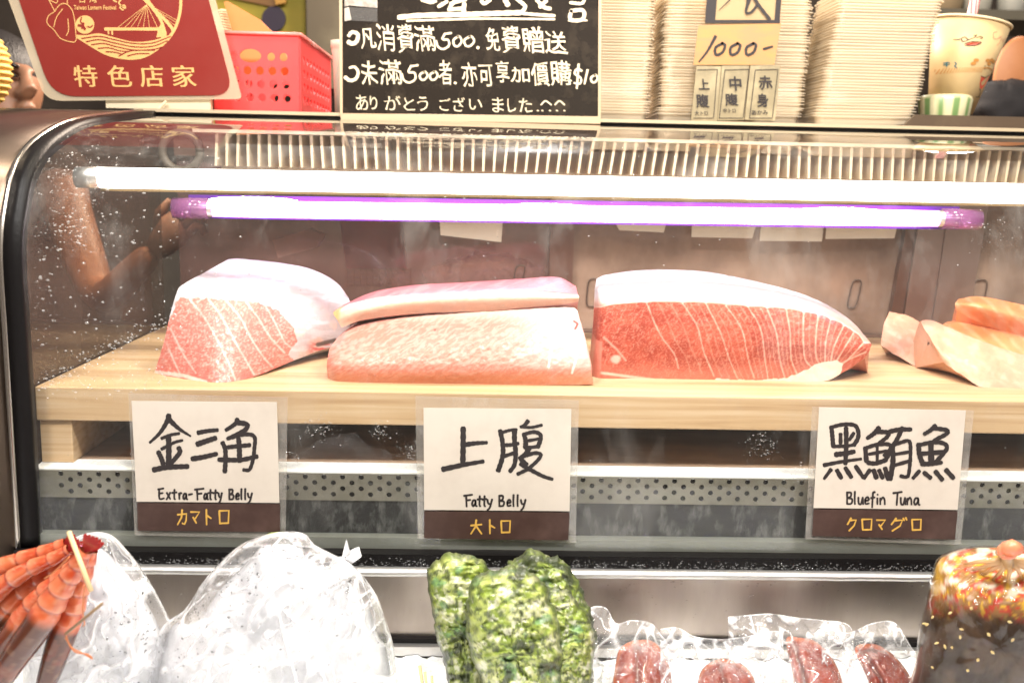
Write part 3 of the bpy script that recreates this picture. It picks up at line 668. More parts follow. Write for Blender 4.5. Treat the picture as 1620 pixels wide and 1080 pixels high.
# --- fatty belly slab and strip (middle)
def mid_col(px, py, tt):
    u = (px-520)/415; v = (py-490)/115
    fib = fbm((px*.45+py*.85)/2.1+7*fbm(px/34, py/34), (px*.85-py*.45)/9, 3, 4); fib2 = fbm((px+py*.6)/2.2, (py-px*.5)/2.5, 8, 3)
    c = C(.56, .20, .155)*np.ones(px.shape+(3,)); c = mixc(c, C(.64, .36, .30), smooth(.47, .60, fib)*.65)
    c = mixc(c, C(.60, .20, .14), smooth(.50, .38, fib)*smooth(.02, .6, v)*.8)
    c = mixc(c, C(.60, .42, .36), (1-smooth(.0, .22, v))*.8); c = mixc(c, C(.70, .32, .24), smooth(.62, .38, fib2)*smooth(.1, .6, v)*.35)
    c = mixc(c, C(.64, .26, .15), smooth(.80, .98, v)*.7)
    c = mixc(c, C(.86, .68, .66), smooth(.6, .95, u)*(1-smooth(.6, .9, v))*.55)
    l = np.minimum(segdist(px, py, [(916, 525), (915, 555), (905, 590)]), segdist(px, py, [(872, 550), (868, 580)])); c = mixc(c, C(.90, .80, .74), (1-smooth(.8, 2.5, l))*.8)
    s_ = 1-smooth(1, 2.4, np.minimum(segdist(px, py, [(908, 508), (914, 512), (910, 520)]), np.hypot(px-688, py-522))); c = mixc(c, C(.5, .05, .04), s_)
    return np.clip(c, 0, 1)
def mid_disp(px, py, tt):
    fib = fbm((px*.35-py*.9)/5.5+6*fbm(px/30, py/30), (px*.9+py*.35)/26, 3, 4); return .0007*(fib-.5)*smooth(0, .5, tt)
ym = YS(720, 607)
fish('tuna_slab', [
 [(519, 600, ym+.02), (540, 605, ym+.004), (620, 608, ym), (720, 609, ym), (830, 609, ym), (930, 608, ym+.002), (936, 602, ym+.012)],
 [(517, 577, ym+.02), (535, 578, ym), (620, 580, ym-.006), (720, 580, ym-.008), (830, 580, ym-.006), (926, 580, ym), (936, 580, ym+.012)],
 [(521, 553, ym+.03), (545, 545, ym+.02), (620, 535, ym+.015), (720, 530, ym+.012), (830, 528, ym+.012), (916, 530, ym+.016), (926, 535, ym+.03)],
 [(540, 528, ym+.06), (560, 517, ym+.055), (625, 505, ym+.05), (720, 497, ym+.05), (830, 490, ym+.05), (905, 488, ym+.05), (915, 500, ym+.06)],
 [(556, 515, ym+.11), (580, 505, ym+.11), (640, 495, ym+.11), (720, 488, ym+.11), (830, 481, ym+.11), (895, 478, ym+.11), (908, 488, ym+.11)]],
 300, [22, 40, 30, 10], mid_col, FR2, 'broad pale pink fatty belly slab lying in the middle under the strip', disp=.0012, dispf=mid_disp)
up_line = np.array([(528, 493), (553, 481), (600, 470), (667, 466), (767, 461), (833, 460), (913, 467)])
def up_col(px, py, tt):
    l = np.interp(px, up_line[:, 0], up_line[:, 1]); fib = fbm((px*.5+py*1.2)/4, (px-py)/30, 2)
    c = C(.44, .135, .15)*np.ones(px.shape+(3,)); c = mixc(c, C(.54, .26, .26), smooth(.45, .7, fib)*.6)
    w = smooth(-2, 3, py-l); side = C(.64, .40, .29)*np.ones(px.shape+(3,)); side = mixc(side, C(.60, .40, .30), smooth(.45, .68, fbm(px/16, py/9, 4))*smooth(3, 10, py-l)*.7)
    side = mixc(side, C(.78, .62, .52), (1-smooth(2, 8, py-l))); c = mixc(c, side, w)
    c = mixc(c, C(.55, .26, .08), (1-smooth(533, 541, px+.2*(py-500)))*.9)
    return np.clip(c, 0, 1)
yu = ym+.055
fish('tuna_strip', [
 [(540, 518, yu-.01), (580, 505, yu-.005), (667, 495, yu), (767, 492, yu), (833, 486, yu), (890, 481, yu), (915, 477, yu+.006)],
 [(534, 506, yu-.01), (566, 493, yu-.010), (640, 481, yu-.006), (740, 476, yu-.006), (833, 473, yu-.006), (890, 472, yu-.006), (916, 470, yu+.004)],
 [(528, 493, yu+.0), (553, 481, yu+.0), (635, 468, yu), (740, 462, yu), (833, 460, yu), (890, 463, yu), (914, 465, yu+.01)],
 [(553, 477, yu+.05), (593, 461, yu+.05), (655, 451, yu+.05), (740, 446, yu+.05), (820, 441, yu+.05), (880, 438, yu+.05), (911, 452, yu+.04)]],
 240, [14, 14, 26], up_col, FR, 'thin long pink tuna strip with cream rind on top of the middle slab', disp=.0007, zbase=ZSH+.055)
# --- whitefish and salmon (right)
def wf_col(px, py, tt):
    c = C(.58, .32, .21)*np.ones(px.shape+(3,)); n1 = fbm((px+py*.4)/22, (py-px*.5)/9, 3); c = mixc(c, C(.58, .28, .19), smooth(.52, .72, n1)*.45)
    c = mixc(c, C(.66, .44, .32), smooth(.5, .30, n1)*.5); n2 = fbm(px/5, py/5, 6); c = mixc(c, C(.62, .30, .20), smooth(.62, .75, n2)*.4); return np.clip(c, 0, 1)
def sal_col(px, py, tt):
    w = np.sin((px*.75-py*.8)/3.0+5*fbm(px/30, py/30)); c = C(.80, .30, .12)*np.ones(px.shape+(3,)); c = mixc(c, C(.84, .50, .30), smooth(.1, .9, w)*.45)
    c = mixc(c, C(.72, .22, .08), smooth(.5, .7, fbm(px/14, py/9))*.5); return np.clip(c, 0, 1)
def extr(L, Y): return [(x, y, Y+d) for x, y, d in L]
yA = YS(1453, 580)
fish('whitefish_piece', [extr([(1393, 546, .06), (1415, 560, .035), (1440, 575, .012), (1456, 582, 0), (1488, 576, -.004), (1497, 570, .01)], yA),
 extr([(1398, 515, .07), (1425, 530, .05), (1450, 545, .025), (1470, 552, .015), (1490, 555, .01), (1498, 552, .02)], yA),
 extr([(1407, 493, .10), (1432, 498, .095), (1452, 508, .08), (1472, 528, .06), (1488, 546, .04), (1498, 548, .035)], yA)],
 70, [26, 26], wf_col, FR2, 'short thick whitefish piece left of the longer pale fillet', disp=.0022)
yB = YS(1550, 612)
fish('whitefish_fillet', [extr([(1492, 572, .05), (1520, 592, .02), (1553, 612, 0), (1600, 617, -.005), (1650, 617, -.01), (1720, 620, -.015)], yB),
 extr([(1478, 545, .06), (1510, 560, .05), (1555, 570, .03), (1610, 585, .02), (1660, 590, .01), (1720, 600, 0)], yB),
 extr([(1455, 508, .12), (1475, 507, .115), (1530, 530, .08), (1590, 552, .06), (1650, 570, .05), (1720, 590, .04)], yB)],
 90, [26, 26], wf_col, FR2, 'long pale whitefish fillet in front of the orange salmon', disp=.0018)
yC = yB+.10
fish('salmon_fillet', [extr([(1490, 520, .03), (1530, 545, .0), (1600, 570, 0), (1720, 600, 0)], yC), extr([(1492, 513, .05), (1530, 516, .04), (1610, 532, .04), (1720, 560, .04)], yC),
 extr([(1498, 509, .08), (1530, 505, .09), (1610, 520, .09), (1720, 545, .09)], yC)], 90, [20, 14], sal_col, FR, 'lower salmon fillet lying flat behind the pale fillet', disp=.0006)
yD = yB+.15
fish('salmon_fillet', [extr([(1514, 492, .01), (1545, 508, .0), (1600, 528, 0), (1720, 565, 0)], yD), extr([(1511, 481, .01), (1550, 484, -.01), (1610, 500, -.01), (1720, 530, -.01)], yD),
 extr([(1516, 473, .03), (1550, 469, .035), (1610, 480, .04), (1720, 505, .04)], yD)], 90, [20, 16], sal_col, FR, 'upper salmon fillet resting on top of the flat salmon fillet', disp=.0006, zbase=ZSH+.02)

# ================================================================== PRICE SIGNS ON THE GLASS
SP = Plane(-.0022)
def zt(ox, oy, k): return lambda p: (ox+p[0]*k, oy+p[1]*k)
def price_sign(label, sleeve, paper, strip_, big, tf, en, kana, enw, kw):
    c = SP.pts(sleeve).mean(0); s = thing('price_sign', (c[0], 0.0, SP.pts(sleeve)[:, 2].min()), label, 'price sign', 'handwritten price signs taped to the glass')
    MB().slab(SP.pts(sleeve, -.0014), (0, .0006, 0)).build('laminate_sleeve', SLEEVE, s)
    MB().slab(SP.pts(paper, .0), (0, .0006, 0)).build('paper', PAPER, s)
    MB().slab(SP.pts(strip_, .0), (0, .0006, 0)).build('brown_strip', BROWNP, s)
    ink = Ink(SP, .0002)
    for st, w0, w1 in big: ink.stroke(st, w0*tf[2], w1*tf[2], tf=zt(*tf), curved=True)
    ink.build('large_characters', INK, s)
    ink = Ink(SP, .0002); hand(ink, en[0], enw, en[1], en[2], en[3]); ink.build('english_lettering', INK, s)
    ink = Ink(SP, .0002); hand(ink, kana[0], kw, kana[1], kana[2], kana[3]); ink.build('gold_lettering', GOLDINK, s)
    return s
k1 = [([(350, 95), (325, 180), (230, 330), (100, 455)], 72, 34), ([(350, 150), (480, 270), (635, 370)], 74, 26), ([(255, 400), (370, 355), (485, 335)], 46, 40), ([(255, 540), (330, 500), (430, 450), (530, 425)], 48, 38),
 ([(345, 370), (350, 550), (345, 750)], 74, 76), ([(210, 575), (250, 660), (278, 745)], 66, 66), ([(478, 520), (495, 580), (440, 655), (385, 720)], 66, 60), ([(150, 812), (300, 782), (450, 772), (600, 768)], 72, 66),
 ([(735, 325), (860, 302), (990, 290)], 62, 50), ([(725, 475), (850, 432), (965, 395)], 76, 66), ([(655, 668), (800, 645), (980, 602)], 72, 58),
 ([(1250, 145), (1235, 195), (1180, 240), (1100, 290)], 64, 50), ([(1250, 190), (1375, 215), (1365, 275), (1280, 330), (1120, 405)], 72, 52), ([(1180, 385), (1300, 352), (1430, 350), (1482, 400), (1475, 520), (1460, 660), (1430, 770), (1400, 815), (1330, 812)], 56, 48),
 ([(1055, 455), (1090, 540), (1095, 680), (1085, 840)], 60, 62), ([(1130, 515), (1250, 502), (1415, 487)], 58, 56), ([(1265, 400), (1275, 500), (1280, 700)], 66, 70), ([(1005, 678), (1150, 682), (1300, 680), (1510, 637)], 64, 60)]
price_sign('white card reading Extra-Fatty Belly with brown strip, left on the glass', [(203, 622), (455, 628), (452, 852), (213, 846)], [(208, 634), (438, 636), (442, 795), (216, 793)], [(217, 795.5), (443, 797), (443, 841), (218, 839)], k1, (225, 645, .12037),
 ([('E', 250, 262), ('x', 263, 271), ('t', 272, 281), ('r', 282, 289), ('a', 289, 297), ('-', 298, 305), ('F', 308, 323), ('a', 322, 330), ('t', 329, 338), ('t', 337, 346), ('y', 345, 352), ('B', 361, 370), ('e', 372, 380), ('l', 379, 385), ('l', 385, 391), ('y', 391, 400)], 789, 17, .005),
 ([('カ', 280, 297), ('マ', 301, 317), ('ト', 322, 337), ('ロ', 345, 364)], 830, 24, -.012), 3.4, 3.0)
k2 = [([(355, 180), (355, 400), (350, 655)], 72, 74), ([(365, 402), (520, 380), (665, 372)], 70, 46), ([(90, 722), (350, 665), (620, 618)], 74, 50),
 ([(840, 215), (870, 350), (880, 500), (860, 610), (815, 740)], 62, 66), ([(850, 245), (960, 212), (1060, 200)], 46, 40), ([(1030, 200), (1030, 350), (1045, 500), (1030, 660), (970, 750)], 70, 56), ([(880, 405), (1000, 400), (1080, 382)], 52, 50), ([(880, 555), (1040, 502)], 52, 48),
 ([(1205, 90), (1160, 145), (1110, 165)], 60, 40), ([(1115, 165), (1250, 172), (1390, 142)], 40, 40), ([(1150, 255), (1175, 340), (1175, 440)], 56, 70), ([(1160, 262), (1280, 232), (1365, 262), (1372, 330), (1335, 430)], 48, 62), ([(1200, 348), (1350, 322)], 44, 40), ([(1180, 442), (1350, 420)], 52, 44),
 ([(1215, 450), (1180, 520), (1100, 580)], 76, 60), ([(1190, 540), (1300, 508), (1378, 532), (1320, 620), (1200, 720), (1070, 785)], 52, 48), ([(1110, 650), (1230, 722), (1400, 810), (1530, 852)], 62, 44), ([(1110, 590), (1190, 660)], 60, 60)]
price_sign('white card reading Fatty Belly with brown strip, middle of the glass', [(657, 626), (916, 633), (911, 858), (661, 852)], [(670, 645), (904, 647), (901, 808), (671, 806)], [(671, 808.5), (901, 810.5), (899, 854), (671, 851)], k2, (690, 655, .12037),
 ([('F', 734, 748), ('a', 746, 755), ('t', 755, 764), ('t', 763, 771), ('y', 770, 780), ('B', 788, 798), ('e', 801, 810), ('l', 809, 816), ('l', 816, 822), ('y', 823, 833)], 800, 18, .004),
 ([('大', 744, 763), ('ト', 770, 786), ('ロ', 791, 809)], 844, 22, -.010), 3.4, 3.0)
k3 = [([(140, 105), (150, 200), (160, 315)], 50, 50), ([(130, 110), (260, 78), (390, 84), (432, 150), (428, 230), (385, 300)], 42, 50), ([(240, 180), (240, 285)], 42, 44), ([(300, 115), (302, 300), (292, 505)], 54, 50), ([(385, 170), (335, 245)], 44, 40), ([(150, 315), (300, 312), (400, 295)], 42, 36), ([(185, 405), (300, 390), (390, 372)], 60, 50), ([(60, 520), (250, 482), (465, 452)], 46, 32),
 ([(135, 568), (60, 668)], 46, 32), ([(200, 575), (248, 660)], 50, 52), ([(292, 548), (358, 652)], 50, 50), ([(405, 532), (490, 655)], 52, 44),
 ([(660, 112), (610, 170), (530, 228)], 58, 44), ([(640, 155), (760, 165), (745, 215), (680, 265), (620, 312)], 52, 40), ([(510, 330), (522, 480)], 50, 54), ([(525, 330), (640, 296), (780, 300), (770, 400), (715, 475)], 44, 46), ([(640, 312), (640, 475)], 34, 36), ([(550, 400), (740, 365)], 38, 36), ([(535, 492), (620, 500), (740, 462)], 50, 50),
 ([(560, 572), (495, 660)], 46, 44), ([(600, 575), (632, 658)], 52, 54), ([(660, 575), (700, 660)], 48, 50), ([(725, 552), (762, 672)], 54, 60), ([(770, 155), (880, 132), (1010, 130)], 52, 46), ([(915, 112), (860, 230), (790, 335), (715, 415)], 54, 40), ([(805, 300), (812, 470), (780, 672)], 54, 60), ([(810, 305), (900, 272), (992, 262), (1002, 420), (982, 620), (950, 648), (895, 636)], 42, 40), ([(812, 405), (990, 375)], 38, 36), ([(812, 525), (1012, 468)], 42, 38),
 ([(1275, 88), (1220, 140), (1150, 182)], 52, 42), ([(1250, 115), (1405, 140), (1385, 185), (1280, 242), (1220, 300)], 48, 46), ([(1090, 290), (1100, 400), (1135, 505)], 54, 56), ([(1095, 302), (1230, 272), (1360, 280), (1402, 330), (1355, 400), (1280, 485)], 44, 50), ([(1225, 290), (1230, 492)], 60, 66), ([(1120, 395), (1370, 375)], 50, 50), ([(1125, 505), (1230, 505), (1345, 490)], 56, 40),
 ([(1100, 582), (1030, 662)], 46, 40), ([(1150, 600), (1222, 658)], 50, 48), ([(1275, 588), (1350, 678)], 52, 50), ([(1392, 572), (1472, 660)], 54, 50)]
price_sign('white card reading Bluefin Tuna with dark strip, right on the glass', [(1285, 643), (1541, 649), (1520, 862), (1274, 852)], [(1296, 644), (1528, 649), (1515, 806), (1287, 803)], [(1287, 805.5), (1515, 808.5), (1511, 853), (1285, 847)], k3, (1295, 660, .14506),
 ([('B', 1338, 1349), ('l', 1349, 1356), ('u', 1357, 1367), ('e', 1367, 1377), ('f', 1377, 1386), ('i', 1385, 1391), ('n', 1391, 1402), ('T', 1413, 1427), ('u', 1424, 1434), ('n', 1434, 1444), ('a', 1445, 1456)], 797, 20, .008),
 ([('ク', 1340, 1356), ('ロ', 1362, 1381), ('マ', 1386, 1402), ('グ', 1409, 1434), ('ロ', 1441, 1459)], 839, 20, .004), 3.4, 3.0)

# ================================================================== BLACK MENU BOARD
BP = Plane(.4440)
mbrd = thing('menu_board', tuple(BP(745, 190)), 'black board with cream handwritten offer behind the case rail', 'menu board')
BLK = mat('blackboard_gloss', (.020, .015, .011), .16, var=(25, (.06, .045, .03), .52, .8), spec=.6)
CREAM = mat('cream_paint_pen', (.72, .60, .42), .6)
MB().slab(BP.pts([(541, -70), (947, -70), (946, 184), (542, 179)]), (0, .006, 0)).build('black_panel', BLK, mbrd)
fr = MB()
for q in ([(536, -70), (541, -70), (542, 179), (538, 183)], [(947.2, -70), (952, -70), (950, 196), (946.2, 186)], [(538, 183.5), (542, 179.5), (946, 184.5), (950, 196), (540, 189)]): fr.slab(BP.pts(q, .002), (0, .009, 0))
fr.build('board_frame', mat('beige_edge', (.55, .40, .26), .4), mbrd)
ink = Ink(BP, .0006)
row1 = [('凡', 570, 44, 594, 78), ('消', 595, 38, 625, 80), ('費', 628, 38, 655, 84), ('滿', 655, 41, 689, 81), ('5', 695, 52, 715, 78), ('0', 716, 57, 731, 74), ('0', 733, 57, 751, 74), ('免', 768, 44, 790, 80), ('費', 793, 41, 824, 84), ('贈', 825, 43, 860, 83), ('送', 861, 49, 897, 86)]
row2 = [('未', 570, 97, 597, 135), ('滿', 599, 95, 636, 134), ('5', 641, 103, 662, 131), ('0', 663, 113, 677, 127), ('0', 679, 113, 693, 127), ('者', 694, 96, 715, 134), ('亦', 730, 99, 755, 137), ('可', 758, 102, 779, 137), ('享', 785, 96, 805, 131), ('加', 808, 106, 838, 130), ('價', 841, 98, 868, 137), ('購', 871, 97, 904, 136), ('$', 907, 102, 921, 140), ('1', 924, 111, 931, 133), ('0', 934, 118, 946, 131)]
row3 = [('あ', 563, 150, 582, 175), ('り', 585, 152, 597, 174), ('が', 608, 152, 634, 174), ('と', 639, 155, 656, 175), ('う', 660, 153, 677, 175), ('ご', 695, 155, 713, 175), ('ざ', 716, 154, 736, 176), ('い', 742, 157, 762, 174), ('ま', 779, 155, 797, 178), ('し', 803, 156, 816, 177), ('た', 821, 156, 842, 178)]
DG = {'5': [[(.95, .98), (.45, .92)], [(.45, .95), (.25, .60), (.7, .55), (.75, .2), (.3, .0), (-.1, .15), (-.25, .5)]], '0': [[(.6, .95), (.1, .6), (.2, .1), (.6, .05), (.95, .5), (.75, .92), (.5, .95)]],
 '1': [[(.8, 1), (.1, 0)]], '$': [[(.95, .72), (.5, .82), (.15, .62), (.85, .42), (.75, .2), (.1, .22)], [(.6, 1), (.4, 0)]]}
def brd(row, bold, sh):
    for ch, a, b_, c, d in row:
        if ch in DG:
            for st_ in DG[ch]: ink.stroke([(a+(c-a)*u, d-(d-b_)*v) for u, v in st_], 3.6, 3.2)
        else: ink.font(ch, a, b_, c, d, bold, .12, sh)
brd(row1, .006, -.10); brd(row2, .006, -.08)
for ch, a, b_, c, d in row3: ink.font(ch, a, b_, c, d, .0, .10, -.06)
z1 = zt(540, 0, .1296); z2 = zt(740, 0, .1296)
ink.stroke([(90, 440), (130, 395), (200, 420), (190, 500), (140, 535), (85, 515)], 5.5, 7, tf=z1); ink.stroke([(100, 830), (160, 820), (205, 880), (180, 960), (110, 985), (45, 945)], 4, 6, tf=z1)
ink.stroke([(755, 75.5), (757, 76)], 5); ink.stroke([(719, 131), (721, 132)], 4)
for L_, w_ in (([(700, 215), (1000, 190), (1620, 178)], 8), ([(800, 257), (1200, 245), (1620, 232)], 3.4), ([(985, 0), (1090, 30), (1150, 12)], 6), ([(1290, 20), (1185, 85)], 6), ([(1330, 45), (1520, 0)], 5), ([(1340, 60), (1310, 125)], 5), ([(1500, 45), (1495, 140)], 7), ([(1310, 118), (1500, 105)], 6), ([(1240, -60), (1440, -40), (1340, 60)], 7)): ink.stroke(L_, w_, tf=z1)
for L_, w_ in (([(0, 178), (300, 168), (640, 158)], 8), ([(0, 230), (500, 232), (1060, 238)], 3.4), ([(660, 165), (820, 180), (1060, 195)], 5), ([(165, 15), (205, 45), (275, 0)], 6), ([(455, 0), (490, 65)], 8), ([(600, -10), (700, 80), (660, 150)], 6), ([(1260, 135), (1410, 132), (1400, 240), (1255, 242), (1262, 135)], 6), ([(1230, 255), (1455, 252)], 3), ([(1250, 35), (1390, 45), (1430, -20)], 5), ([(840, 0), (930, 90), (1010, 110)], 6), ([(880, 90), (960, 10)], 6)): ink.stroke(L_, w_, tf=z2)
ink.stroke([(856, 166), (863, 160), (872, 166)], 2.4); ink.stroke([(878, 166), (885, 160), (893, 166)], 2.4)
for xx in (850, 857, 869, 880, 892): ink.stroke([(xx, 175), (xx+2, 175.6)], 2)
ink.build('cream_lettering', CREAM, mbrd)
tp = MB(); tp.slab(BP.pts([(545, -40), (597, -40), (597, 13), (553, 9), (545, 11)], .0012), (0, .0004, 0)); tp.slab(BP.pts([(545, 13.5), (552, 11.5), (556, 32), (545, 34)], .0012), (0, .0004, 0)); tp.build('torn_label', mat('torn_paper', (.45, .40, .34), .7, var=(60, (.2, .17, .14), .5, .7)), mbrd)
MB().slab(BP.pts([(545, 11.5), (597, 13.5), (597, 35), (557, 33)], .0009), (0, .0003, 0)).build('tape', film('clear_tape', (.9, .87, .82), .05, rough=.08), mbrd)

# ================================================================== RED FESTIVAL SIGN
RP = Plane(.46)
rs = thing('laminated_sign', tuple(RP(220, 160)), 'tilted red laminated sign with gold emblem of a bridge and waves', 'sign')
def rounded(P, rs_, n=7):
    P = np.array(P, float); out = []
    for i in range(len(P)):
        a, p, b_ = P[i-1], P[i], P[(i+1) % len(P)]; u = (a-p)/np.linalg.norm(a-p); v = (b_-p)/np.linalg.norm(b_-p); r = rs_[i]
        for t in np.linspace(0, 1, n): out.append((1-t)**2*(p+u*r)+2*t*(1-t)*p+t*t*(p+v*r))
    return out
LAM = film('sign_laminate', (.92, .90, .84), .42, (.72, .60, .44), .10, 1.5, bump=(50, .25, .002))
MB().slab(RP.pts(rounded([(-38, -140), (303, -140), (383, 157), (72, 160)], [10, 10, 8, 26]), .001), (0, .0018, 0)).build('laminate_edge', LAM, rs)
REDP = mat('red_print', (.21, .018, .012), .34, var=(14, (.21, .020, .013), .4, .7), bump=(35, .15, .002))
MB().slab(RP.pts(rounded([(-18, -140), (293, -140), (370, 151), (82, 153)], [10, 10, 34, 40]), .0022), (0, .0008, 0)).build('red_panel', REDP, rs)
e = zt(60, 0, .17284); GOLD = mat('gold_print', (.68, .38, .14), .4)
ink = Ink(RP, .0026)
arc = catmull([(1308, -20), (1305, 80), (1285, 180), (1240, 290), (1150, 400), (1000, 505), (870, 535), (720, 520), (600, 480), (480, 410), (360, 335)], 40)
ink.stroke(arc[:, :2], 4.6, 5.2, tf=e, curved=False, cap=False)
topw = catmull([(350, 320), (440, 325), (560, 308), (700, 345), (880, 385), (1050, 372), (1215, 318), (1240, 290)], 24)
bot = [p for p in arc[::-1] if p[1] > 295]
ink.fill([e(p) for p in np.vstack([topw, np.array(bot)[::-1]])])
ink.build('emblem', GOLD, rs)
i2 = Ink(RP, .0029)
for L_ in ([(400, 355), (560, 335), (700, 365), (880, 400), (1050, 395), (1215, 335)], [(440, 385), (560, 365), (700, 395), (880, 430), (1050, 425), (1185, 375)], [(490, 412), (600, 400), (720, 430), (880, 460), (1050, 455), (1130, 435)], [(550, 445), (650, 440), (740, 465), (830, 475)], [(620, 475), (700, 480), (780, 500)], [(740, 515), (820, 475), (900, 462), (1070, 462)], [(820, 515), (900, 495), (1020, 492)]): i2.stroke(L_, 2.0, 1.6, tf=e)
i2.build('emblem_lines', REDP, rs)
ink = Ink(RP, .0026)
ink.fill([e((430+86*cos(a), 228+84*sin(a))) for a in np.linspace(0, 2*pi, 28)[:-1]])
for L_, w_ in (([(615, 268), (1150, 268)], 4.8), ([(640, 270), (648, 315)], 2), ([(675, 270), (682, 320)], 2.4), ([(960, -10), (1040, 70), (1120, 180), (1150, 270), (1140, 340)], 3), ([(1000, 0), (1060, 80), (1150, 170), (1220, 250), (1240, 290)], 5)): ink.stroke(L_, w_, w_*1.8 if w_ == 3 else w_, tf=e)
ink.fill([e(p) for p in [(1085, 345), (1100, 265), (1120, 230), (1150, 215), (1178, 300), (1178, 335)]])
for x_ in (730, 795, 850, 910, 965, 1020, 1095): ink.stroke([(995, 45), (x_, 255)], .8, .8, tf=e, curved=False)
for q in ([(1060, 70), (1275, 190)], [(1070, 90), (1270, 210)], [(1090, 115), (1255, 235)]): ink.stroke(q, .7, .7, tf=e, curved=False)
for L_ in ([(170, 80), (210, 40), (260, 40), (310, 90), (335, 180), (345, 290), (350, 365), (320, 388), (210, 355), (150, 280), (85, 215), (95, 150), (150, 110), (170, 80)], [(225, 85), (170, 160), (145, 250)], [(275, 175), (280, 280), (260, 330)], [(150, 100), (100, 0)], [(100, 0), (170, 30), (180, 0)], [(270, 40), (268, 0)]): ink.stroke(L_, 1.3, 1.3, tf=e)
for L_ in ([(760, 0), (740, 30), (770, 60), (800, 80), (790, 50), (750, 70), (780, 95)], [(690, 5), (720, 20)]): ink.stroke(L_, 2.4, 2, tf=e)
for ch, a, b_ in (('台', 375, 440), ('灣', 470, 540)):
    x0, y0_ = e((a, -55)); x1, y1_ = e((b_, 28)); ink.font(ch, x0, y0_, x1, y1_, .008)
x0, y0_ = e((328, 50)); x1, y1_ = e((715, 86)); ink.font('Taiwan Lantern Festival', x0, y0_, x1, y1_+1, .012)
ink.build('emblem_lettering', GOLD, rs); ink = Ink(RP, .0026)
for ch, a, b_ in (('特', 330, 540), ('色', 640, 852), ('店', 935, 1145), ('家', 1230, 1442)):
    x0, y0_ = e((a, 600)); x1, y1_ = e((b_, 797)); [ink.font(ch, x0+q_, y0_, x1+q_, y1_, .0, 0, -.12) for q_ in (-.6, 0, .6)]
ink.build('gold_lettering', GOLD, rs)
i3 = Ink(RP, .0031)
for L_, w_ in (([(400, 160), (390, 200), (420, 230)], 2), ([(370, 235), (410, 240), (430, 270)], 4), ([(415, 215), (405, 260)], 4), ([(450, 245), (480, 250), (500, 235)], 2)): i3.stroke(L_, w_, tf=e)
i3.build('emblem_lines', REDP, rs)
st = MB(); st.box(*[float(v) for v in (atY(170, 170, .47)[0], atY(335, 170, .47)[0])], .464, .476, .0868, .108); st.tube([atY(244, 180, .455), atY(263, 160, .456)], .0022, 8)
st.build('acrylic_stand', mat('cream_plastic', (.72, .6, .42), .35), rs)

# ================================================================== BASKET
BY = .505
BASK = mat('red_plastic', (.80, .085, .085), .32, sss=.25)
bk = thing('plastic_basket', (float(atY(430, 170, BY+.15)[0]), BY+.15, .0868), 'red plastic basket with round holes holding menus', 'basket')
def holed_wall(o, ux, w, h, holes, th=.0022, taper=0):
    V, F = curve_mesh([[(0, 0), (w, 0), (w, h), (0, h)]]+holes, th/2)
    ux = np.array(ux, float); nn = np.cross(ux, [0, 0, 1.]); return o+np.outer(V[:, 0], ux)+np.outer(V[:, 1], [0, 0, 1.])+np.outer(V[:, 2], nn), F
FL, FRr = atY(340, 170, BY), atY(474, 175, BY); zb = .0870; ztop = float(atY(400, 54, BY)[2]); w = FRr[0]-FL[0]; h = ztop-zb
def circ(cx, cy, rx, ry, n=14): return [(cx+rx*cos(t), cy+ry*sin(t)) for t in np.linspace(0, 2*pi, n, endpoint=False)]
hl = []
sx = w/134
for r_, yy in enumerate((86, 108, 129, 150)):
    for k in range(6):
        x_ = (372+k*19.5+r_*1.5-340)*sx
        if r_ == 0 and k in (1, 2): continue
        if x_ < w-.008: hl.append(circ(x_, (174-yy)*sx*.985, 6.2*sx, 6.6*sx))
hl.append([(q[0]*1.0, q[1]) for q in circ((398-340)*sx, (174-85)*sx*.985, 17*sx, 10.5*sx, 20)])
D = .30; hs = []
for r_, yy in enumerate((86, 108, 129, 150)):
    for k in range(9): hs.append(circ(.03+k*.030, (174-yy)*sx*.985, .0090, 6.6*sx))
bm_ = MB(); V, F = holed_wall(np.array([FL[0], BY, zb]), (1, 0, 0), w, h, hl); bm_.add(V, F)
V, F = holed_wall(np.array([FRr[0]+.001, BY+.002, zb]), (0, 1, 0), D, h, hs); bm_.add(V, F)
V, F = holed_wall(np.array([FL[0]-.001, BY+.002, zb]), (0, 1, 0), D, h, hs); bm_.add(V, F)
V, F = holed_wall(np.array([FL[0], BY+D, zb]), (1, 0, 0), w, h, hl); bm_.add(V, F)
bm_.box(FL[0]+.002, FRr[0]-.002, BY+.003, BY+D-.003, zb+.001, zb+.004); bm_.build('basket_wall', BASK, bk)
rim = MB(); rp = np.array([(FL[0]-.003, BY-.003, ztop+.001), (FRr[0]+.003, BY-.003, ztop+.001), (FRr[0]+.003, BY+D+.003, ztop+.001), (FL[0]-.003, BY+D+.003, ztop+.001), (FL[0]-.003, BY-.003, ztop+.001)])
for a, b_ in zip(rp[:-1], rp[1:]): rim.tube([a, b_], .0026, 8)
rim.build('basket_rim', mat('red_plastic_rim', (.85, .25, .22), .3), bk, True)
OR = mat('orange_card', (.62, .24, .07), .5, var=(10, (.5, .2, .05), .4, .7))
KP = Plane(BY+.05); o = MB().slab(KP.pts([(354, 3), (360, 2), (412, 32), (436, 56), (470, 120), (388, 120)]), (0, .002, 0)).build('menu_card', OR, label='orange menu card leaning in the red basket', category='menu card')
m = MB(); KP2 = Plane(BY+.07)
for k in range(9):
    dy = k*4.2; m.slab(KP2.pts([(335, 20+dy), (350, 14+dy), (372, 18+dy), (386, 26+dy), (372, 21.5+dy), (350, 17+dy), (335, 23+dy)]), (0, .05, 0))
m.build('napkin_stack', mat('napkin_paper', (.82, .72, .50), .8), label='folded cream napkins behind the orange card in the red basket', category='napkins')
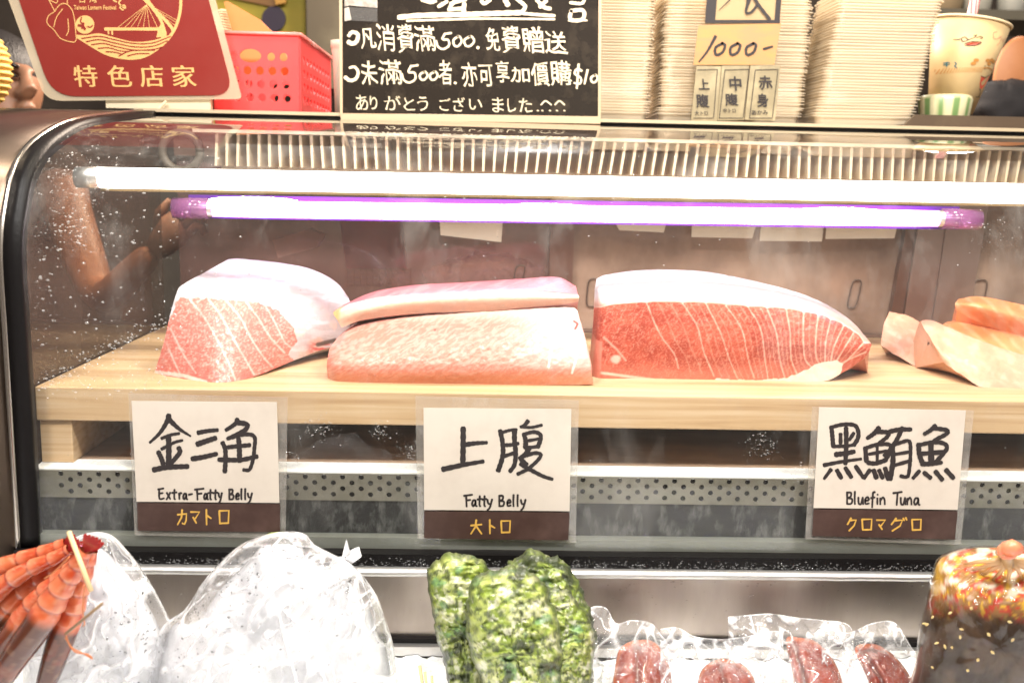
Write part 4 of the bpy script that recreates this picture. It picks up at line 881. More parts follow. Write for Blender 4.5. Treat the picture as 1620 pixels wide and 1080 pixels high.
# white cup behind the board edge
c = atY(540, 174, .535); m = MB(); r0, r1, hh = .0135, .0185, .112; m.lathe([(0, .0), (r0, .0), (r0+.0035, hh*.8), (r1, hh*.86), (r1, hh*.90), (r1+.001, hh*.91), (r1+.001, hh), (r1-.002, hh), (r0, .01)], (c[0]+.004, .535, .0868)); m.build('plastic_cup', mat('white_plastic', (.75, .66, .58), .35, sss=.2), smooth_=True, label='tall white plastic cup between basket and black board', category='cup')

# ================================================================== LID STACKS
LIDM = film('clear_lid_plastic', (.97, .94, .88), .46, (.90, .77, .58), .12, 1.6)
LIDR = mat('lid_rim', (.90, .79, .62), .18, alpha=.5)
lid_proto = None
def lid(cx, cy, z, w, d, rot, tl, label, group, first):
    global lid_proto
    if lid_proto is None or first not in lid_proto:
        t = thing('food_container', (cx, cy, z), label, 'container', group)
        def rr(a, b_, r, z_, n=5):
            out = []
            for sx_, sy_, a0 in ((1, 1, 0), (-1, 1, pi/2), (-1, -1, pi), (1, -1, 3*pi/2)):
                for k in range(n): an = a0+k*pi/2/(n-1); out.append((sx_*(a-r)+r*cos(an), sy_*(b_-r)+r*sin(an), z_))
            return out
        org = np.array([cx, cy, z]); m = MB()
        R_ = [np.array(rr(w/2-.006, d/2-.006, .010, 0)), np.array(rr(w/2-.003, d/2-.003, .010, .014)), np.array(rr(w/2-.0022, d/2-.0022, .010, .0142))]
        m.grid(np.array(R_)+org, cv=True); m.f.append(tuple(range(20))); m.build('container_wall', LIDM, t)
        m = MB(); R_ = [np.array(rr(w/2-.0022, d/2-.0022, .010, .0142)), np.array(rr(w/2+.001, d/2+.001, .011, .0146)), np.array(rr(w/2+.001, d/2+.001, .011, .0133)), np.array(rr(w/2-.001, d/2-.001, .010, .0133))]
        m.grid(np.array(R_)+org, cv=True); m.build('container_flange', LIDR, t)
        lid_proto = lid_proto or {}; lid_proto[first] = t; return t
    src = lid_proto[first]; t = src.copy(); COL.objects.link(t); t.location = (cx, cy, z); t['label'] = label; t['group'] = group
    for ch in src.children:
        c_ = ch.copy(); COL.objects.link(c_); c_.parent = t
    t.rotation_euler = (0, tl, rot); return t
def stack(pxl, pxr, Y, n, pitch, dep, lab, grp, key, lean):
    X0, X1 = float(atY(pxl, 185, Y)[0]), float(atY(pxr, 185, Y)[0]); w = X1-X0
    for k in range(n):
        lid((X0+X1)/2+lean*k*pitch+random.uniform(-.0022, .0022), Y+dep/2+random.uniform(-.001, .001), .0870+k*pitch, w, dep, random.uniform(-.02, .02) if k else 0, random.uniform(-.011, .011) if k else 0, lab, grp, key)
LSY = .515
stack(893, 1028, LSY, 43, .0044, .11, 'clear plastic container in the stack against the black board edge', 'containers stacked beside the black board', 'a', .01)
stack(1042, 1272, LSY, 43, .0044, .13, 'clear plastic container in the stack behind the 1000 price placard', 'containers stacked behind the price placard', 'b', .02)
stack(1290, 1450, LSY-.03, 43, .0044, .13, 'clear plastic container in the stack beside the paper cup', 'containers stacked beside the paper cup', 'c', .16)
# price placard
PP = Plane(.468)
pl = thing('price_placard', tuple(PP(1165, 190)), 'taped beige placard reading 1000 with three small tags below', 'price placard')
P1 = mat('beige_card', (.38, .27, .14), .6, var=(15, (.40, .28, .14), .4, .7)); P2 = mat('ochre_card', (.40, .22, .10), .55, var=(20, (.50, .25, .08), .4, .65, (1, 1, 3))); P3 = mat('olive_tag', (.27, .22, .13), .5, var=(25, (.40, .33, .20), .45, .65))
MB().slab(PP.pts([(1122, -60), (1243, -60), (1233, 38), (1115, 38)]), (0, .001, 0)).build('framed_card', P1, pl)
MB().slab(PP.pts([(1105, 40), (1236, 37), (1225, 103), (1097, 103)], .0013), (0, .001, 0)).build('price_card', P2, pl)
for q in ([(1102, 105), (1141, 105), (1134, 195), (1093, 194)], [(1142, 104), (1185, 104), (1177, 190), (1135, 191)], [(1187, 104), (1235, 104), (1226, 191), (1178, 190)]): MB().slab(PP.pts(q, .0006), (0, .001, 0)).build('price_tag', P3, pl)
ink = Ink(PP, .0019)
ink.stroke([(1131, -60), (1123, 37)], 16, 16, cap=False); ink.stroke([(1237, -60), (1229, 37)], 8, 8, cap=False); ink.stroke([(1116, 34.5), (1234, 34.5)], 5, 5, cap=False)
ink.stroke([(1190, -10), (1180, 18), (1188, 20), (1200, 6)], 4); ink.stroke([(1180, 18), (1183, 0), (1175, -12)], 4); ink.stroke([(1188, -14), (1200, 8), (1218, 31)], 5, 5); ink.stroke([(1155, 0), (1137, 17)], 2, .8)
ink.stroke([(1132, 58), (1120, 80), (1106, 98)], 5, 2.4)
for cx in (1138, 1162, 1187): ink.stroke([(cx+5, 69), (cx-6, 76), (cx-5, 87), (cx+5, 83), (cx+9, 72), (cx+4, 68.5)], 4.4, 4.2)
ink.stroke([(1208, 78), (1222, 74)], 4.2, 3.4)
for x0, x1, dx in ((1103, 1135, -6), (1147, 1185, -9), (1195, 1231, -9)):
    ink.stroke([(x0, 111), (x1, 110)], 1.1, 1.1, cap=False); ink.stroke([(x1, 110), (x1+dx, 186)], 1.0, 1.0, cap=False); ink.stroke([(x0+dx, 187), (x1+dx, 187)], 1.0, 1, cap=False)
    if x0 > 1110: ink.stroke([(x0, 111), (x0+dx, 187)], 1.1, 1.1, cap=False)
for ch, a, b_, c_, d_ in (('上', 1105, 125, 1122, 142), ('腹', 1101, 149, 1122, 171), ('中', 1154, 121, 1173, 144), ('腹', 1147, 148, 1168, 168), ('赤', 1200, 120, 1222, 143), ('身', 1197, 148, 1216, 170)): ink.font(ch, a, b_, c_, d_, .022, 0, -.1)
for s_, a, c_, d_ in (('大トロ', 1099, 1120, 183), ('中トロ', 1144, 1164, 179), ('あかみ', 1189, 1215, 182)): ink.font(s_, a, d_-7.5, c_, d_, .015, 0, -.05)
ink.build('black_lettering', INK, pl)

# ================================================================== PAPER CUP, STRIPED CUP, TRAY
CY = .60
top = atY(1536, 38, CY); bot_ = atY(1503, 176, CY); ax = top-bot_; H = np.linalg.norm(ax); rt, rb = 58*(CY+1.05)/FPX, 33*(CY+1.05)/FPX
cp = thing('paper_cup', tuple(bot_), 'cream paper cup with red drawing and a pink straw', 'cup')
m = MB(); m.lathe([(0, .002), (rb, 0), (rb+(rt-rb)*.5, H*.5), (rt-.001, H*.985), (rt-.003, H*.98), (rb-.001, .004)], bot_, 48, ax); m.build('cup_wall', mat('cup_paper', (.60, .42, .20), .5, var=(4, (.68, .50, .27), .4, .7)), cp, True)
m = MB(); a = np.linspace(0, 2*pi, 49); axn = ax/H; e1 = np.cross(axn, [0, 1., 0]); e1 /= np.linalg.norm(e1); e2 = np.cross(axn, e1)
m.tube(top+rt*(np.outer(np.cos(a), e1)+np.outer(np.sin(a), e2)), .0022, 8, caps=False); m.build('cup_rim', mat('cup_rim_paper', (.78, .6, .36), .5), cp, True)
s0 = atY(1534, 40, CY); s1 = atY(1556, -60, CY)
m = MB(); m.tube([s0-(s1-s0)*.8, s1], .008, 14)
st_m = bpy.data.materials.new('striped_straw'); st_m.use_nodes = True; N = st_m.node_tree.nodes; L = st_m.node_tree.links
tc = N.new('ShaderNodeTexCoord'); wv = N.new('ShaderNodeTexWave'); wv.inputs['Scale'].default_value = 55; wv.bands_direction = 'X'; cr_ = N.new('ShaderNodeValToRGB'); cr_.color_ramp.elements[0].color = (.55, .12, .14, 1); cr_.color_ramp.elements[1].color = (.8, .55, .5, 1)
L.new(tc.outputs['Object'], wv.inputs['Vector']); L.new(wv.outputs['Fac'], cr_.inputs[0]); L.new(cr_.outputs[0], N['Principled BSDF'].inputs['Base Color'])
m.build('straw', st_m, cp, True)
# print on the cup: patches laid over its conical wall
class ConePlane(Plane):
    def __init__(s): pass
    def __call__(s, px, py, lift=0):
        px = np.atleast_1d(np.asarray(px, float)); py = np.atleast_1d(np.asarray(py, float)); out = []
        for x_, y_ in zip(px.ravel(), py.ravel()):
            p = atY(x_, y_, CY); t = np.dot(p-bot_, axn)/H; r = rb+(rt-rb)*t+.0004+lift; u = np.clip(np.dot(p-(bot_+ax*t), e1)/r, -.98, .98)
            out.append(bot_+ax*t+e1*u*r+(e2 if e2[1] < 0 else -e2)*sqrt(1-u*u)*r)
        return np.array(out).reshape(px.shape+(3,))
CPn = ConePlane(); q = zt(1420, 0, .1944)
ink = Ink(CPn, .0003)
for L_, w_ in (([(365, 350), (400, 350), (430, 335), (450, 360), (420, 370), (410, 350)], 1), ([(450, 360), (490, 345), (510, 325), (490, 330)], 1), ([(510, 345), (540, 335), (555, 350), (535, 350)], .9), ([(430, 390), (480, 375), (550, 382), (500, 405), (435, 400)], 1)): ink.stroke(L_, w_, tf=q)
for L_ in ([(575, 640), (620, 650), (670, 630)], [(580, 740), (600, 760), (590, 800), (555, 805)], [(590, 790), (605, 808)], [(600, 590), (600, 560)]): ink.stroke(L_, .9, tf=q)
ink.build('dark_print', INK, cp)
ink = Ink(CPn, .0002); ink.fill([q(p) for p in [(578, 640), (625, 655), (688, 632), (650, 690), (610, 740), (585, 735), (575, 700)]])
CUR = mat('cup_red', (.55, .08, .04), .5); ink.build('red_print', CUR, cp); ink = Ink(CPn, .0002); ink.fill([q(p) for p in [(440, 392), (480, 380), (545, 384), (500, 402), (445, 402)]]); ink.build('leaf_print', CUR, cp)
ink = Ink(CPn, .0002)
for k in range(22): ink.stroke([(235+k*16, 612), (250+k*16, 575)], 1.0, .8, tf=q)
ink.stroke([(590, 580), (640, 575), (700, 590)], 1.5, tf=q)
for p_ in ((520, 520), (500, 545), (620, 520), (660, 515), (690, 525), (640, 545)): ink.fill([q((p_[0]+22*cos(t), p_[1]+14*sin(t))) for t in np.linspace(0, 2*pi, 9)[:-1]])
ink.build('orange_print', mat('cup_orange', (.50, .22, .05), .5), cp)
ink = Ink(CPn, .0002)
for L_ in ([(670, 300), (640, 310), (650, 350), (690, 350), (700, 330)], [(700, 350), (720, 330), (720, 370), (690, 400)], [(740, 340), (750, 370), (770, 350), (780, 330), (770, 370)]): ink.stroke(L_, .8, tf=q)
ink.build('script_lettering', mat('cup_pink', (.62, .30, .22), .5), cp)
ink = Ink(CPn, .0002)
for L_ in ([(315, 530), (345, 530)], [(315, 545), (345, 545)], [(330, 525), (330, 562)], [(375, 530), (385, 545), (375, 560), (388, 575)]): ink.stroke(L_, 1.4, tf=q)
ink.build('blue_lettering', mat('cup_teal', (.05, .16, .18), .5), cp)
# striped green tumbler
gY = .55; c = atY(1491, 176, gY); V_, F_ = [], []; a = np.linspace(0, 2*pi, 72, endpoint=False)
rr0, rr1, hh = 34*(gY+1.05)/FPX, 41*(gY+1.05)/FPX, 53*(gY+1.05)/FPX
G = []; CC = []
for r_, z_ in ((0, 0), (rr0, 0), (rr0+.003, hh*.4), (rr1-.001, hh*.86), (rr1-.004, hh*.97), (rr1-.008, hh), (rr1-.012, hh*.97), (rr0-.005, .01)):
    G.append([(c[0]+.003+r_*cos(t), gY+r_*sin(t), .0868+z_) for t in a]); s_ = np.sin(a*11)*.5+.5
    CC.append(mixc(C(.62, .56, .34), C(.16, .26, .09), smooth(.45, .75, s_)*(1 if z_ < hh*.9 else 0)))
MB().grid(G, np.array(CC), cv=True).build('striped_tumbler', mat('tumbler_glaze', rough=.3, vcol=True), None, True, label='short green and cream striped tumbler in front of the paper cup', category='tumbler')
# dark tray at right
m = MB(); xa0 = float(atY(1440, 190, .47)[0]); m.slab([(xa0-.012, .466, .0868), (XR, .466, .0868), (XR, .466, .1045), (xa0+.006, .466, .1045)], (0, .006, 0)); m.slab([(xa0-.012, .4725, .0868), (XR, .4725, .0868), (XR, .75, .0868), (xa0-.012, .75, .0868)], (0, 0, .003)); m.slab([(xa0+.006, .745, .09), (XR, .745, .09), (XR, .745, .112), (xa0+.006, .745, .112)], (0, .006, 0))
m.build('serving_tray', mat('dark_tray', (.085, .058, .038), .3, var=(10, (.14, .10, .06), .45, .75)), label='dark brown tray at the right end of the case top', category='tray')

# ================================================================== BACKGROUND THINGS
c = atY(1612, 125, 1.0); m = MB(); a = np.linspace(0, 2*pi, 40, endpoint=False)
R_ = 52*2.05/FPX*1.0
m.grid([[(c[0]+r_*cos(t)*.75, 1.0+y_, c[2]+r_*1.25*sin(t)) for t in a] for r_, y_ in ((.001, 0), (R_*.9, 0), (R_, .006), (R_*.95, .012), (.001, .012))], cv=True)
m.build('wooden_paddle', mat('terracotta', (.42, .16, .06), .5, var=(8, (.5, .22, .09), .4, .7)), None, True, label='round orange brown board standing at the right edge', category='round board')
SY = 1.7
m = MB(); s0 = atY(1470, 20, SY); m.box(s0[0]-.05, s0[0]+.7, SY, SY+.3, float(atY(1550, 30, SY)[2]), float(atY(1550, 15, SY)[2])); m.build('wall_shelf', mat('grey_shelf', (.16, .14, .10), .5), label='grey shelf high on the right behind the stall', category='shelf')
shz = float(atY(1550, 15, SY)[2])+.0005
for k, (x_, cc, lb) in enumerate(((1500, (.45, .33, .2), 'brown jar on the grey shelf, left of two white tubs'), (1545, (.7, .66, .56), 'white tub on the grey shelf next to the brown jar'), (1600, (.72, .70, .62), 'white tub on the grey shelf at the photo edge'))):
    c = atY(x_, 10, SY+.1); m = MB(); m.lathe([(0, 0), (.035, 0), (.04, .06), (.041, .10), (.036, .105), (0, .105)], (c[0], SY+.1, shz), 24); m.build('storage_jar', mat('jar_paint_%s' % ('abc'[k]), cc, .4), None, True, label=lb, category='jar')
# rough dark clutter right: dark cloth bag
def blob(cx, cy, rx, ry, Y, dp, name, m_, label, cat, n=2.0, amp=.1, parent=None):
    A = np.linspace(0, 2*pi, 36, endpoint=False); B = np.linspace(-pi/2, pi/2, 19); G = []
    for b_ in B:
        row = []
        for a in A:
            d = np.array([cos(b_)*cos(a), sin(b_)])
            k = 1+amp*(fbm(d[0]*n+cx, d[1]*n+cy, sin(a)*cos(b_)*n)-.5)*2
            row.append(atY(cx+d[0]*rx*k, cy-d[1]*ry*k, Y+dp*cos(b_)*sin(a)*k))
        G.append(row)
    return MB().grid(G, cv=True).build(name, m_, parent, True, **({} if label is None else dict(label=label, category=cat)))
blob(1590, 170, 60, 45, 1.0, .08, 'cloth_bag', mat('black_cloth', (.02, .017, .018), .85), 'black cloth bag behind the tray at the right edge', 'bag', 4, .2)
blob(1600, 100, 45, 22, 1.15, .06, 'towel', mat('beige_towel', (.42, .32, .22), .9, bump=(80, .5, .01)), 'beige towel bundle behind the paper cup', 'towel', 4, .25)
m = MB(); PQ = Plane(1.0); m.slab(PQ.pts([(1530, 143), (1575, 143), (1575, 172), (1530, 172)]), (0, .06, 0)); m.build('sauce_box', mat('lime_box', (.35, .45, .10), .5), label='small lime green box low behind the paper cup', category='box')
# yellow poster with a dark disc
PS = Plane(1.9)
po = thing('wall_poster', tuple(PS(430, 60)), 'yellow poster with a dark purple disc hanging behind the red basket', 'poster')
MB().slab(PS.pts([(255, -120), (482, -120), (484, 110), (255, 110)]), (0, .01, 0)).build('poster_sheet', mat('yellow_poster', (.42, .32, .03), .6, var=(6, (.30, .28, .03), .4, .7)), po)
MB().slab(PS.pts([(433+19*1.0*cos(t)*1, 30+20*sin(t)) for t in np.linspace(0, 2*pi, 32)[:-1]], .012), (0, .006, 0)).build('purple_disc', mat('purple_print', (.035, .020, .045), .5), po)
MB().slab(PS.pts([(350, -20), (436, 0), (436, 12), (350, -6)], .012), (0, .006, 0)).build('brown_band', mat('brown_print', (.25, .12, .03), .5), po)
m = MB(); m.slab(PS.pts([(425, -60), (460, -60), (452, 5), (436, 8)], .03), (0, .01, 0)); m.build('hanging_tag', mat('orange_tag', (.65, .33, .05), .5), label='orange tag hanging above the purple disc', category='tag')
MB().slab(Plane(1.75).pts([(484, -100), (545, -100), (545, 140), (486, 140)]), (0, .3, 0)).build('kitchen_cabinet', mat('dark_cabinet', (.055, .042, .022), .5, var=(6, (.10, .085, .05), .45, .7)), label='dark cabinet behind the white cup', category='cabinet')
# ribbed paper lantern at the left edge
m = MB(); LY = .62; c = atY(-38, 108, LY); pf = []
for k in range(61):
    t = -1+2*k/60; pf.append((.052*sqrt(max(0, 1-t*t*.80))*(1+.05*sin(k*2*pi/5)), .062*t))
m.lathe(pf, c, 40); m.build('paper_lantern', mat('lantern_paper', (.80, .55, .14), .6, sss=.4, var=(6, (.75, .25, .08), .55, .62)), None, True, label='ribbed yellow paper lantern cut off by the left edge', category='lantern')
# things seen through the smoked rear door
PV = Plane(.74)
m = MB(); m.slab(PV.pts([(535, 330), (632, 335), (640, 430), (548, 428)]), (0, .05, 0)); m.build('storage_crate', mat('red_crate', (.50, .05, .06), .5, var=(8, (.3, .03, .04), .4, .7)), label='blurred red crate seen through the rear glass', category='crate')
MB().slab(PV.pts([(430, 380), (490, 362), (512, 372), (500, 392), (440, 408)], .05), (0, .03, 0)).build('white_cloth', mat('white_cloth', (.75, .72, .70), .7), label='blurred white cloth seen through the rear glass', category='cloth')
blob(770, 445, 95, 42, .72, .05, 'ice_sack', mat('pale_sack', (.62, .48, .32), .7, var=(30, (.2, .13, .08), .52, .66), bump=(60, .8, .01)), 'lumpy pale sack behind the rear glass door', 'sack', 6, .25)
MB().box(-.5, .2, .66, .95, -.40, -.33).build('prep_table', mat('dark_table', (.08, .05, .035), .4), label='dark preparation table behind the rear glass', category='table')
m = MB(); PW = Plane(.68)
for k in range(4): m.slab(PW.pts([(545, 425+k*8), (650, 425+k*8), (650, 429+k*8), (545, 429+k*8)]), (0, .003, 0))
for k in range(11): m.slab(PW.pts([(547+k*10, 424), (550+k*10, 424), (550+k*10, 455), (547+k*10, 455)], .004), (0, .003, 0))
m.build('wire_rack', mat('rack_olive', (.20, .17, .09), .4, .5), label='small mesh rack behind the rear glass door', category='rack')
# white notes taped inside at top of the doors
NP = Plane(.4845)
for q, lb in (([(695, 338), (796, 342), (793, 383), (697, 372)], 'pinkish paper note taped left of the dark door stile'), ([(970, 348), (1055, 350), (1050, 368), (980, 364)], 'small faded note right of the dark door stile'),
          ([(1095, 350), (1198, 352), (1190, 377), (1094, 375)], 'white note under the pink tube, left of the middle pair'), ([(1204, 352), (1304, 353), (1300, 382), (1202, 381)], 'white note under the pink tube, in the middle of three'), ([(1308, 353), (1420, 355), (1415, 377), (1306, 378)], 'white note under the pink tube nearest the right stile')):
    MB().slab(NP.pts(q), (0, .001, 0)).build('paper_note', PAPER, label=lb, category='paper note', group='notes taped inside the case')

# ================================================================== PERSON BEHIND THE CASE
def person():
    root = thing('person', (-1.02, 1.12, -1.0), 'person in dark clothes looking down behind the left end', 'person')
    PYh = 1.08; hc = atY(8, 150, PYh)
    V = [(-1.10, 1.15, -.95), (-1.09, 1.14, -.55), (-1.07, 1.13, -.30), (-1.06, 1.12, -.10), (hc[0]-.045, 1.13, -.02), (hc[0]-.03, 1.10, hc[2]+.00),
         (-1.26, 1.13, -.12), (-1.34, 1.05, -.38), (-1.20, .93, -.50), (-.90, 1.08, -.11)]
    el = atY(160, 480, .84); sh = atY(105, 330, .98); wr = atY(245, 395, .78)  # arm added and bent to stand in for a reflection in the end glass
    V[9] = tuple(atY(95, 270, 1.05)); V += [tuple(sh), tuple(el), tuple(wr)]
    E = [(0, 1), (1, 2), (2, 3), (3, 4), (4, 5), (3, 6), (6, 7), (7, 8), (3, 9), (9, 10), (10, 11), (11, 12)]
    R = [.13, .14, .15, .12, .05, .055, .06, .045, .03, .058, .050, .036, .026]
    me = bpy.data.meshes.new('skel'); me.from_pydata(V, E, []); o = bpy.data.objects.new('skel', me); COL.objects.link(o)
    mo = o.modifiers.new('s', 'SKIN'); sv = me.skin_vertices[0].data
    for i, r in enumerate(R): sv[i].radius = (r, r*(.75 if i < 4 else 1))
    sv[0].use_root = True; o.modifiers.new('ss', 'SUBSURF').levels = 2
    dg = bpy.context.evaluated_depsgraph_get(); m1 = bpy.data.meshes.new_from_object(o.evaluated_get(dg))
    v = np.array([q.co[:] for q in m1.vertices]); f = [tuple(p.vertices) for p in m1.polygons]; bpy.data.objects.remove(o)
    mb = MB(); mb.add(v, f)
    # head: looks towards +x, down a little
    def ell(c, r, rot=0, n=20):
        G = []
        for b_ in np.linspace(-pi/2+.02, pi/2-.02, n):
            G.append([(r[0]*cos(b_)*cos(a), r[1]*cos(b_)*sin(a), r[2]*sin(b_)) for a in np.linspace(0, 2*pi, n*2, endpoint=False)])
        G = np.array(G); s_, c_ = sin(rot), cos(rot); X = G[..., 0]*c_+G[..., 2]*s_; Z = -G[..., 0]*s_+G[..., 2]*c_
        return np.stack([X+c[0], G[..., 1]+c[1], Z+c[2]], -1)
    F1 = np.array([hc[0], PYh, hc[2]])
    def hp(px, py, dy): return atY(px, py, PYh+dy)
    mb.grid(ell(F1+[-.02, .02, .02], (.085, .075, .105)), cv=True)
    mb.grid(ell(hp(12, 178, -.03), (.050, .050, .055)), cv=True)
    mb.tube([hp(38, 105, -.055), hp(42, 130, -.075), hp(47, 146, -.085)], [.010, .013, .018], 10)
    mb.grid(ell(hp(40, 148, -.075), (.020, .018, .013)), cv=True)
    mb.grid(ell(hp(28, 108, -.055), (.035, .020, .010), .2), cv=True)
    mb.grid(ell(hp(20, 142, -.045), (.030, .026, .028)), cv=True)
    mb.grid(ell(hp(42, 168, -.068), (.020, .018, .007)), cv=True); mb.grid(ell(hp(41, 175, -.066), (.018, .018, .007)), cv=True)
    mb.grid(ell(F1+[-.08, -.045, .0], (.012, .018, .030)), cv=True)
    SK = mat('skin', (.26, .125, .07), .5, sss=.15, var=(12, (.36, .17, .10), .4, .7))
    # fuse everything into one continuous surface
    t = mb.build('tmp_body', SK, None); md = t.modifiers.new('r', 'REMESH'); md.mode = 'VOXEL'; md.voxel_size = .0055; sm = t.modifiers.new('s', 'SMOOTH'); sm.factor = .6; sm.iterations = 4
    dg = bpy.context.evaluated_depsgraph_get(); m2 = bpy.data.meshes.new_from_object(t.evaluated_get(dg)); L0 = np.array(t.location)
    v = np.array([q.co[:] for q in m2.vertices])+L0; f = [tuple(p.vertices) for p in m2.polygons]; bpy.data.objects.remove(t)
    MB().add(v, f).build('body', SK, root, True)
    # hand: palm, four curled fingers, thumb
    hm = MB(); el_ = 0; d = np.array(wr)-np.array(el); d /= np.linalg.norm(d); up = np.array([0, 0, 1.]); sd = np.cross(d, up); sd /= np.linalg.norm(sd); w0 = np.array(wr)
    hm.tube([w0, w0+d*.03, w0+d*.06, w0+d*.085], [.022, .030, .034, .028], 12, sq=(1, .55))
    for k, ln in enumerate((.060, .070, .066, .052)):
        b0 = w0+d*.082+np.cross(sd, d)*(.024-.016*k); hm.tube([b0, b0+d*ln*.45, b0+d*ln*.75-up*.010, b0+d*ln*.9-up*.028], [.0085, .008, .0075, .006], 8)
    b0 = w0+d*.03+np.cross(sd, d)*.026; hm.tube([b0, b0+d*.025+np.cross(sd, d)*.018, b0+d*.055+np.cross(sd, d)*.020], [.011, .010, .007], 8)
    hm.build('hand', SK, root, True)
    EY = mat('dark_eye', (.02, .015, .012), .2)
    m = MB(); m.grid(ell(hp(19, 119, -.075), (.012, .008, .004), .1), cv=True); m.build('eye', EY, root, True)
    m = MB(); m.grid(ell(hp(44, 122, -.062), (.006, .006, .003), .1), cv=True); m.build('eye', EY, root, True)
    m = MB(); m.tube([hp(4, 106, -.075), hp(18, 101, -.080), hp(30, 106, -.078)], [.003, .0045, .003], 6); m.build('eyebrow', EY, root, True)
    HR = mat('black_hair', (.015, .012, .012), .5, bump=(200, .6, .004, (1, 1, .2)))
    m = MB(); A = ell(F1+[-.032, .025, .05], (.098, .085, .085), .35); m.grid(A, cv=True); m.build('hair', HR, root, True)
    # shirt: shell around torso and upper right arm
    CL = mat('dark_shirt', (.035, .028, .028), .85, var=(20, (.06, .045, .04), .4, .7))
    m = MB(); m.tube([(-1.10, 1.15, -.98), (-1.09, 1.14, -.55), (-1.07, 1.13, -.30), (-1.06, 1.12, -.14), (-1.06, 1.12, -.07)], [.17, .18, .185, .16, .09], 28, sq=(1.0, .9))
    s9 = np.array(V[9]); m.tube([(-1.02, 1.12, -.14), tuple(s9), tuple(s9*.6+np.array(sh)*.4)], [.085, .080, .070], 18); m.tube([(-1.10, 1.12, -.14), V[6], (-1.31, 1.08, -.28)], [.085, .08, .062], 18)
    m.build('shirt', CL, root, True)
person()

# ================================================================== ICE, BAGS AND SEAFOOD IN FRONT
ICE = mat('crushed_ice', (.82, .84, .86), .25, sss=.3, bump=(70, .8, .006), var=(30, (.93, .94, .95), .4, .6))
ICE.node_tree.nodes['Principled BSDF'].inputs['Subsurface Radius'].default_value = (.02, .02, .025)
xs = np.linspace(-.95, XR, 360); ys = np.linspace(-.60, -.027, 120); X, Y_ = np.meshgrid(xs, ys)
Z = -.522+.012*(fbm(X*60, Y_*60)-.5)+.008*(fbm(X*160, Y_*160, 5)-.5)+.010*(fbm(X*12, Y_*12, 8)-.5)
MB().grid(np.stack([X, Y_, Z], -1)).build('crushed_ice', ICE, None, True, kind='stuff', label='white crushed ice filling the tray in front of the case', category='ice')

def balloon(outl, Yf, thick, nA, nR, disp=None, colf=None, back=.6, pw=.5, mb=None, crag=0):
    """solid with a photo outline: Yf(px,py) mid depth, bulging both ways"""
    O = catmull(outl, nA, closed=True); c = O.mean(0)
    if crag: 
        k_ = 1+crag*(fbm(O[:, 0]/9, O[:, 1]/9, 3, 3)-.5)+crag*.8*(fbm(O[:, 0]/28, O[:, 1]/28, 8, 2)-.5); O = c+(O-c)*k_[:, None]
    mb = mb or MB()
    for side in (1, -1):
        rr = np.sin(np.linspace(0, pi/2, nR)); G = []; 
        px = c[0]+np.outer(rr, O[:, 0]-c[0]); py = c[1]+np.outer(rr, O[:, 1]-c[1])
        bul = (1-np.outer(rr, np.ones(nA))**2)**pw
        Yd = Yf(px, py)-side*thick*(1 if side > 0 else back)*bul
        if disp is not None: Yd = Yd-side*disp(px, py, rr[:, None]*np.ones(nA), np.linspace(0, 2*pi, nA)[None, :]*np.ones((nR, 1)))*np.minimum(1, bul*2.5)
        W_ = atY(px, py, Yd)
        mb.grid(W_, None if colf is None else colf(px, py, rr[:, None]*np.ones(nA), side), cv=True)
    return mb
flatY = lambda y: (lambda px, py: y+0*px)
# --- ice bags
ICEIN = mat('bagged_ice', (.46, .47, .49), .12, sss=.3, var=(14, (.74, .74, .745), .36, .58), bump=(40, .45, .005))
ICEIN.node_tree.nodes['Principled BSDF'].inputs['Subsurface Radius'].default_value = (.02, .02, .022)
BAG = film('bag_plastic', (.99, .99, 1.0), .11, (.95, .95, .96), .06, 1.62, bump=(45, .8, .005), dirt=(18, (1, 1, .6), .50, .68, .40), crease=.75)
def ice_disp(px, py, r, a):
    # rounded ice lumps: cellular bumps
    rs = np.random.RandomState(int(px.mean()) % 97); X0, X1, Y0, Y1 = px.min(), px.max(), py.min(), py.max(); n = int((X1-X0)*(Y1-Y0)/1100)
    P = np.stack([rs.uniform(X0, X1, n), rs.uniform(Y0, Y1, n)], 1); d1 = np.full(px.shape, 1e9)
    for q in P: d1 = np.minimum(d1, np.hypot(px-q[0], (py-q[1])*.8))
    return .007*np.exp(-(d1/17)**2)+.008*(fbm(px/60, py/60, 2)-.5)
def folds(px, py, cx, cy, k, seed):
    th = np.arctan2(py-cy, px-cx); d = np.hypot(px-cx, py-cy)
    w = th*k+2.6*fbm(px/70, py/70, seed); c1 = 1-np.abs(((w+.8*fbm(d/60, th*2, seed+3)) % 1)-.5)*2
    c2 = 1-np.abs(fbm(px/60+py/200, py/80, seed+5, 2)-.5)*16; c3 = 1-np.abs(fbm(px/34+.5*py/26, py/60, seed+9, 2)-.5)*13
    m2, m3 = smooth(.4, .6, fbm(px/50, py/50, seed+11)), smooth(.42, .6, fbm(px/50, py/50, seed+14))
    return np.clip((c1-.72)/.28, 0, 1)**1.5*smooth(0, 50, d)*np.exp(-d/220), np.clip(c2, 0, 1)**1.3*m2, np.clip(c3, 0, 1)**1.3*m3
def fold(cx, cy, k, seed, extra=()):
    def f(px, py, r, a):
        c1, c2, c3 = folds(px, py, cx, cy, k, seed); e_ = sum([np.exp(-(segdist(px, py, l)/4)**2) for l in extra], 0*px)
        return .006*c1+.006*c2+.0045*c3+.007*e_+.008*(fbm(px/80, py/80, seed)-.5)
    def g(px, py, r, side):
        c1, c2, c3 = folds(px, py, cx, cy, k, seed); e_ = sum([np.exp(-(segdist(px, py, l)/2.2)**2) for l in extra], 0*px)
        v = np.clip(.7*c1+.9*c2+.8*c3+e_+.6*smooth(.94, 1, r), 0, 1); return np.repeat(v[..., None], 3, -1)
    return f, g
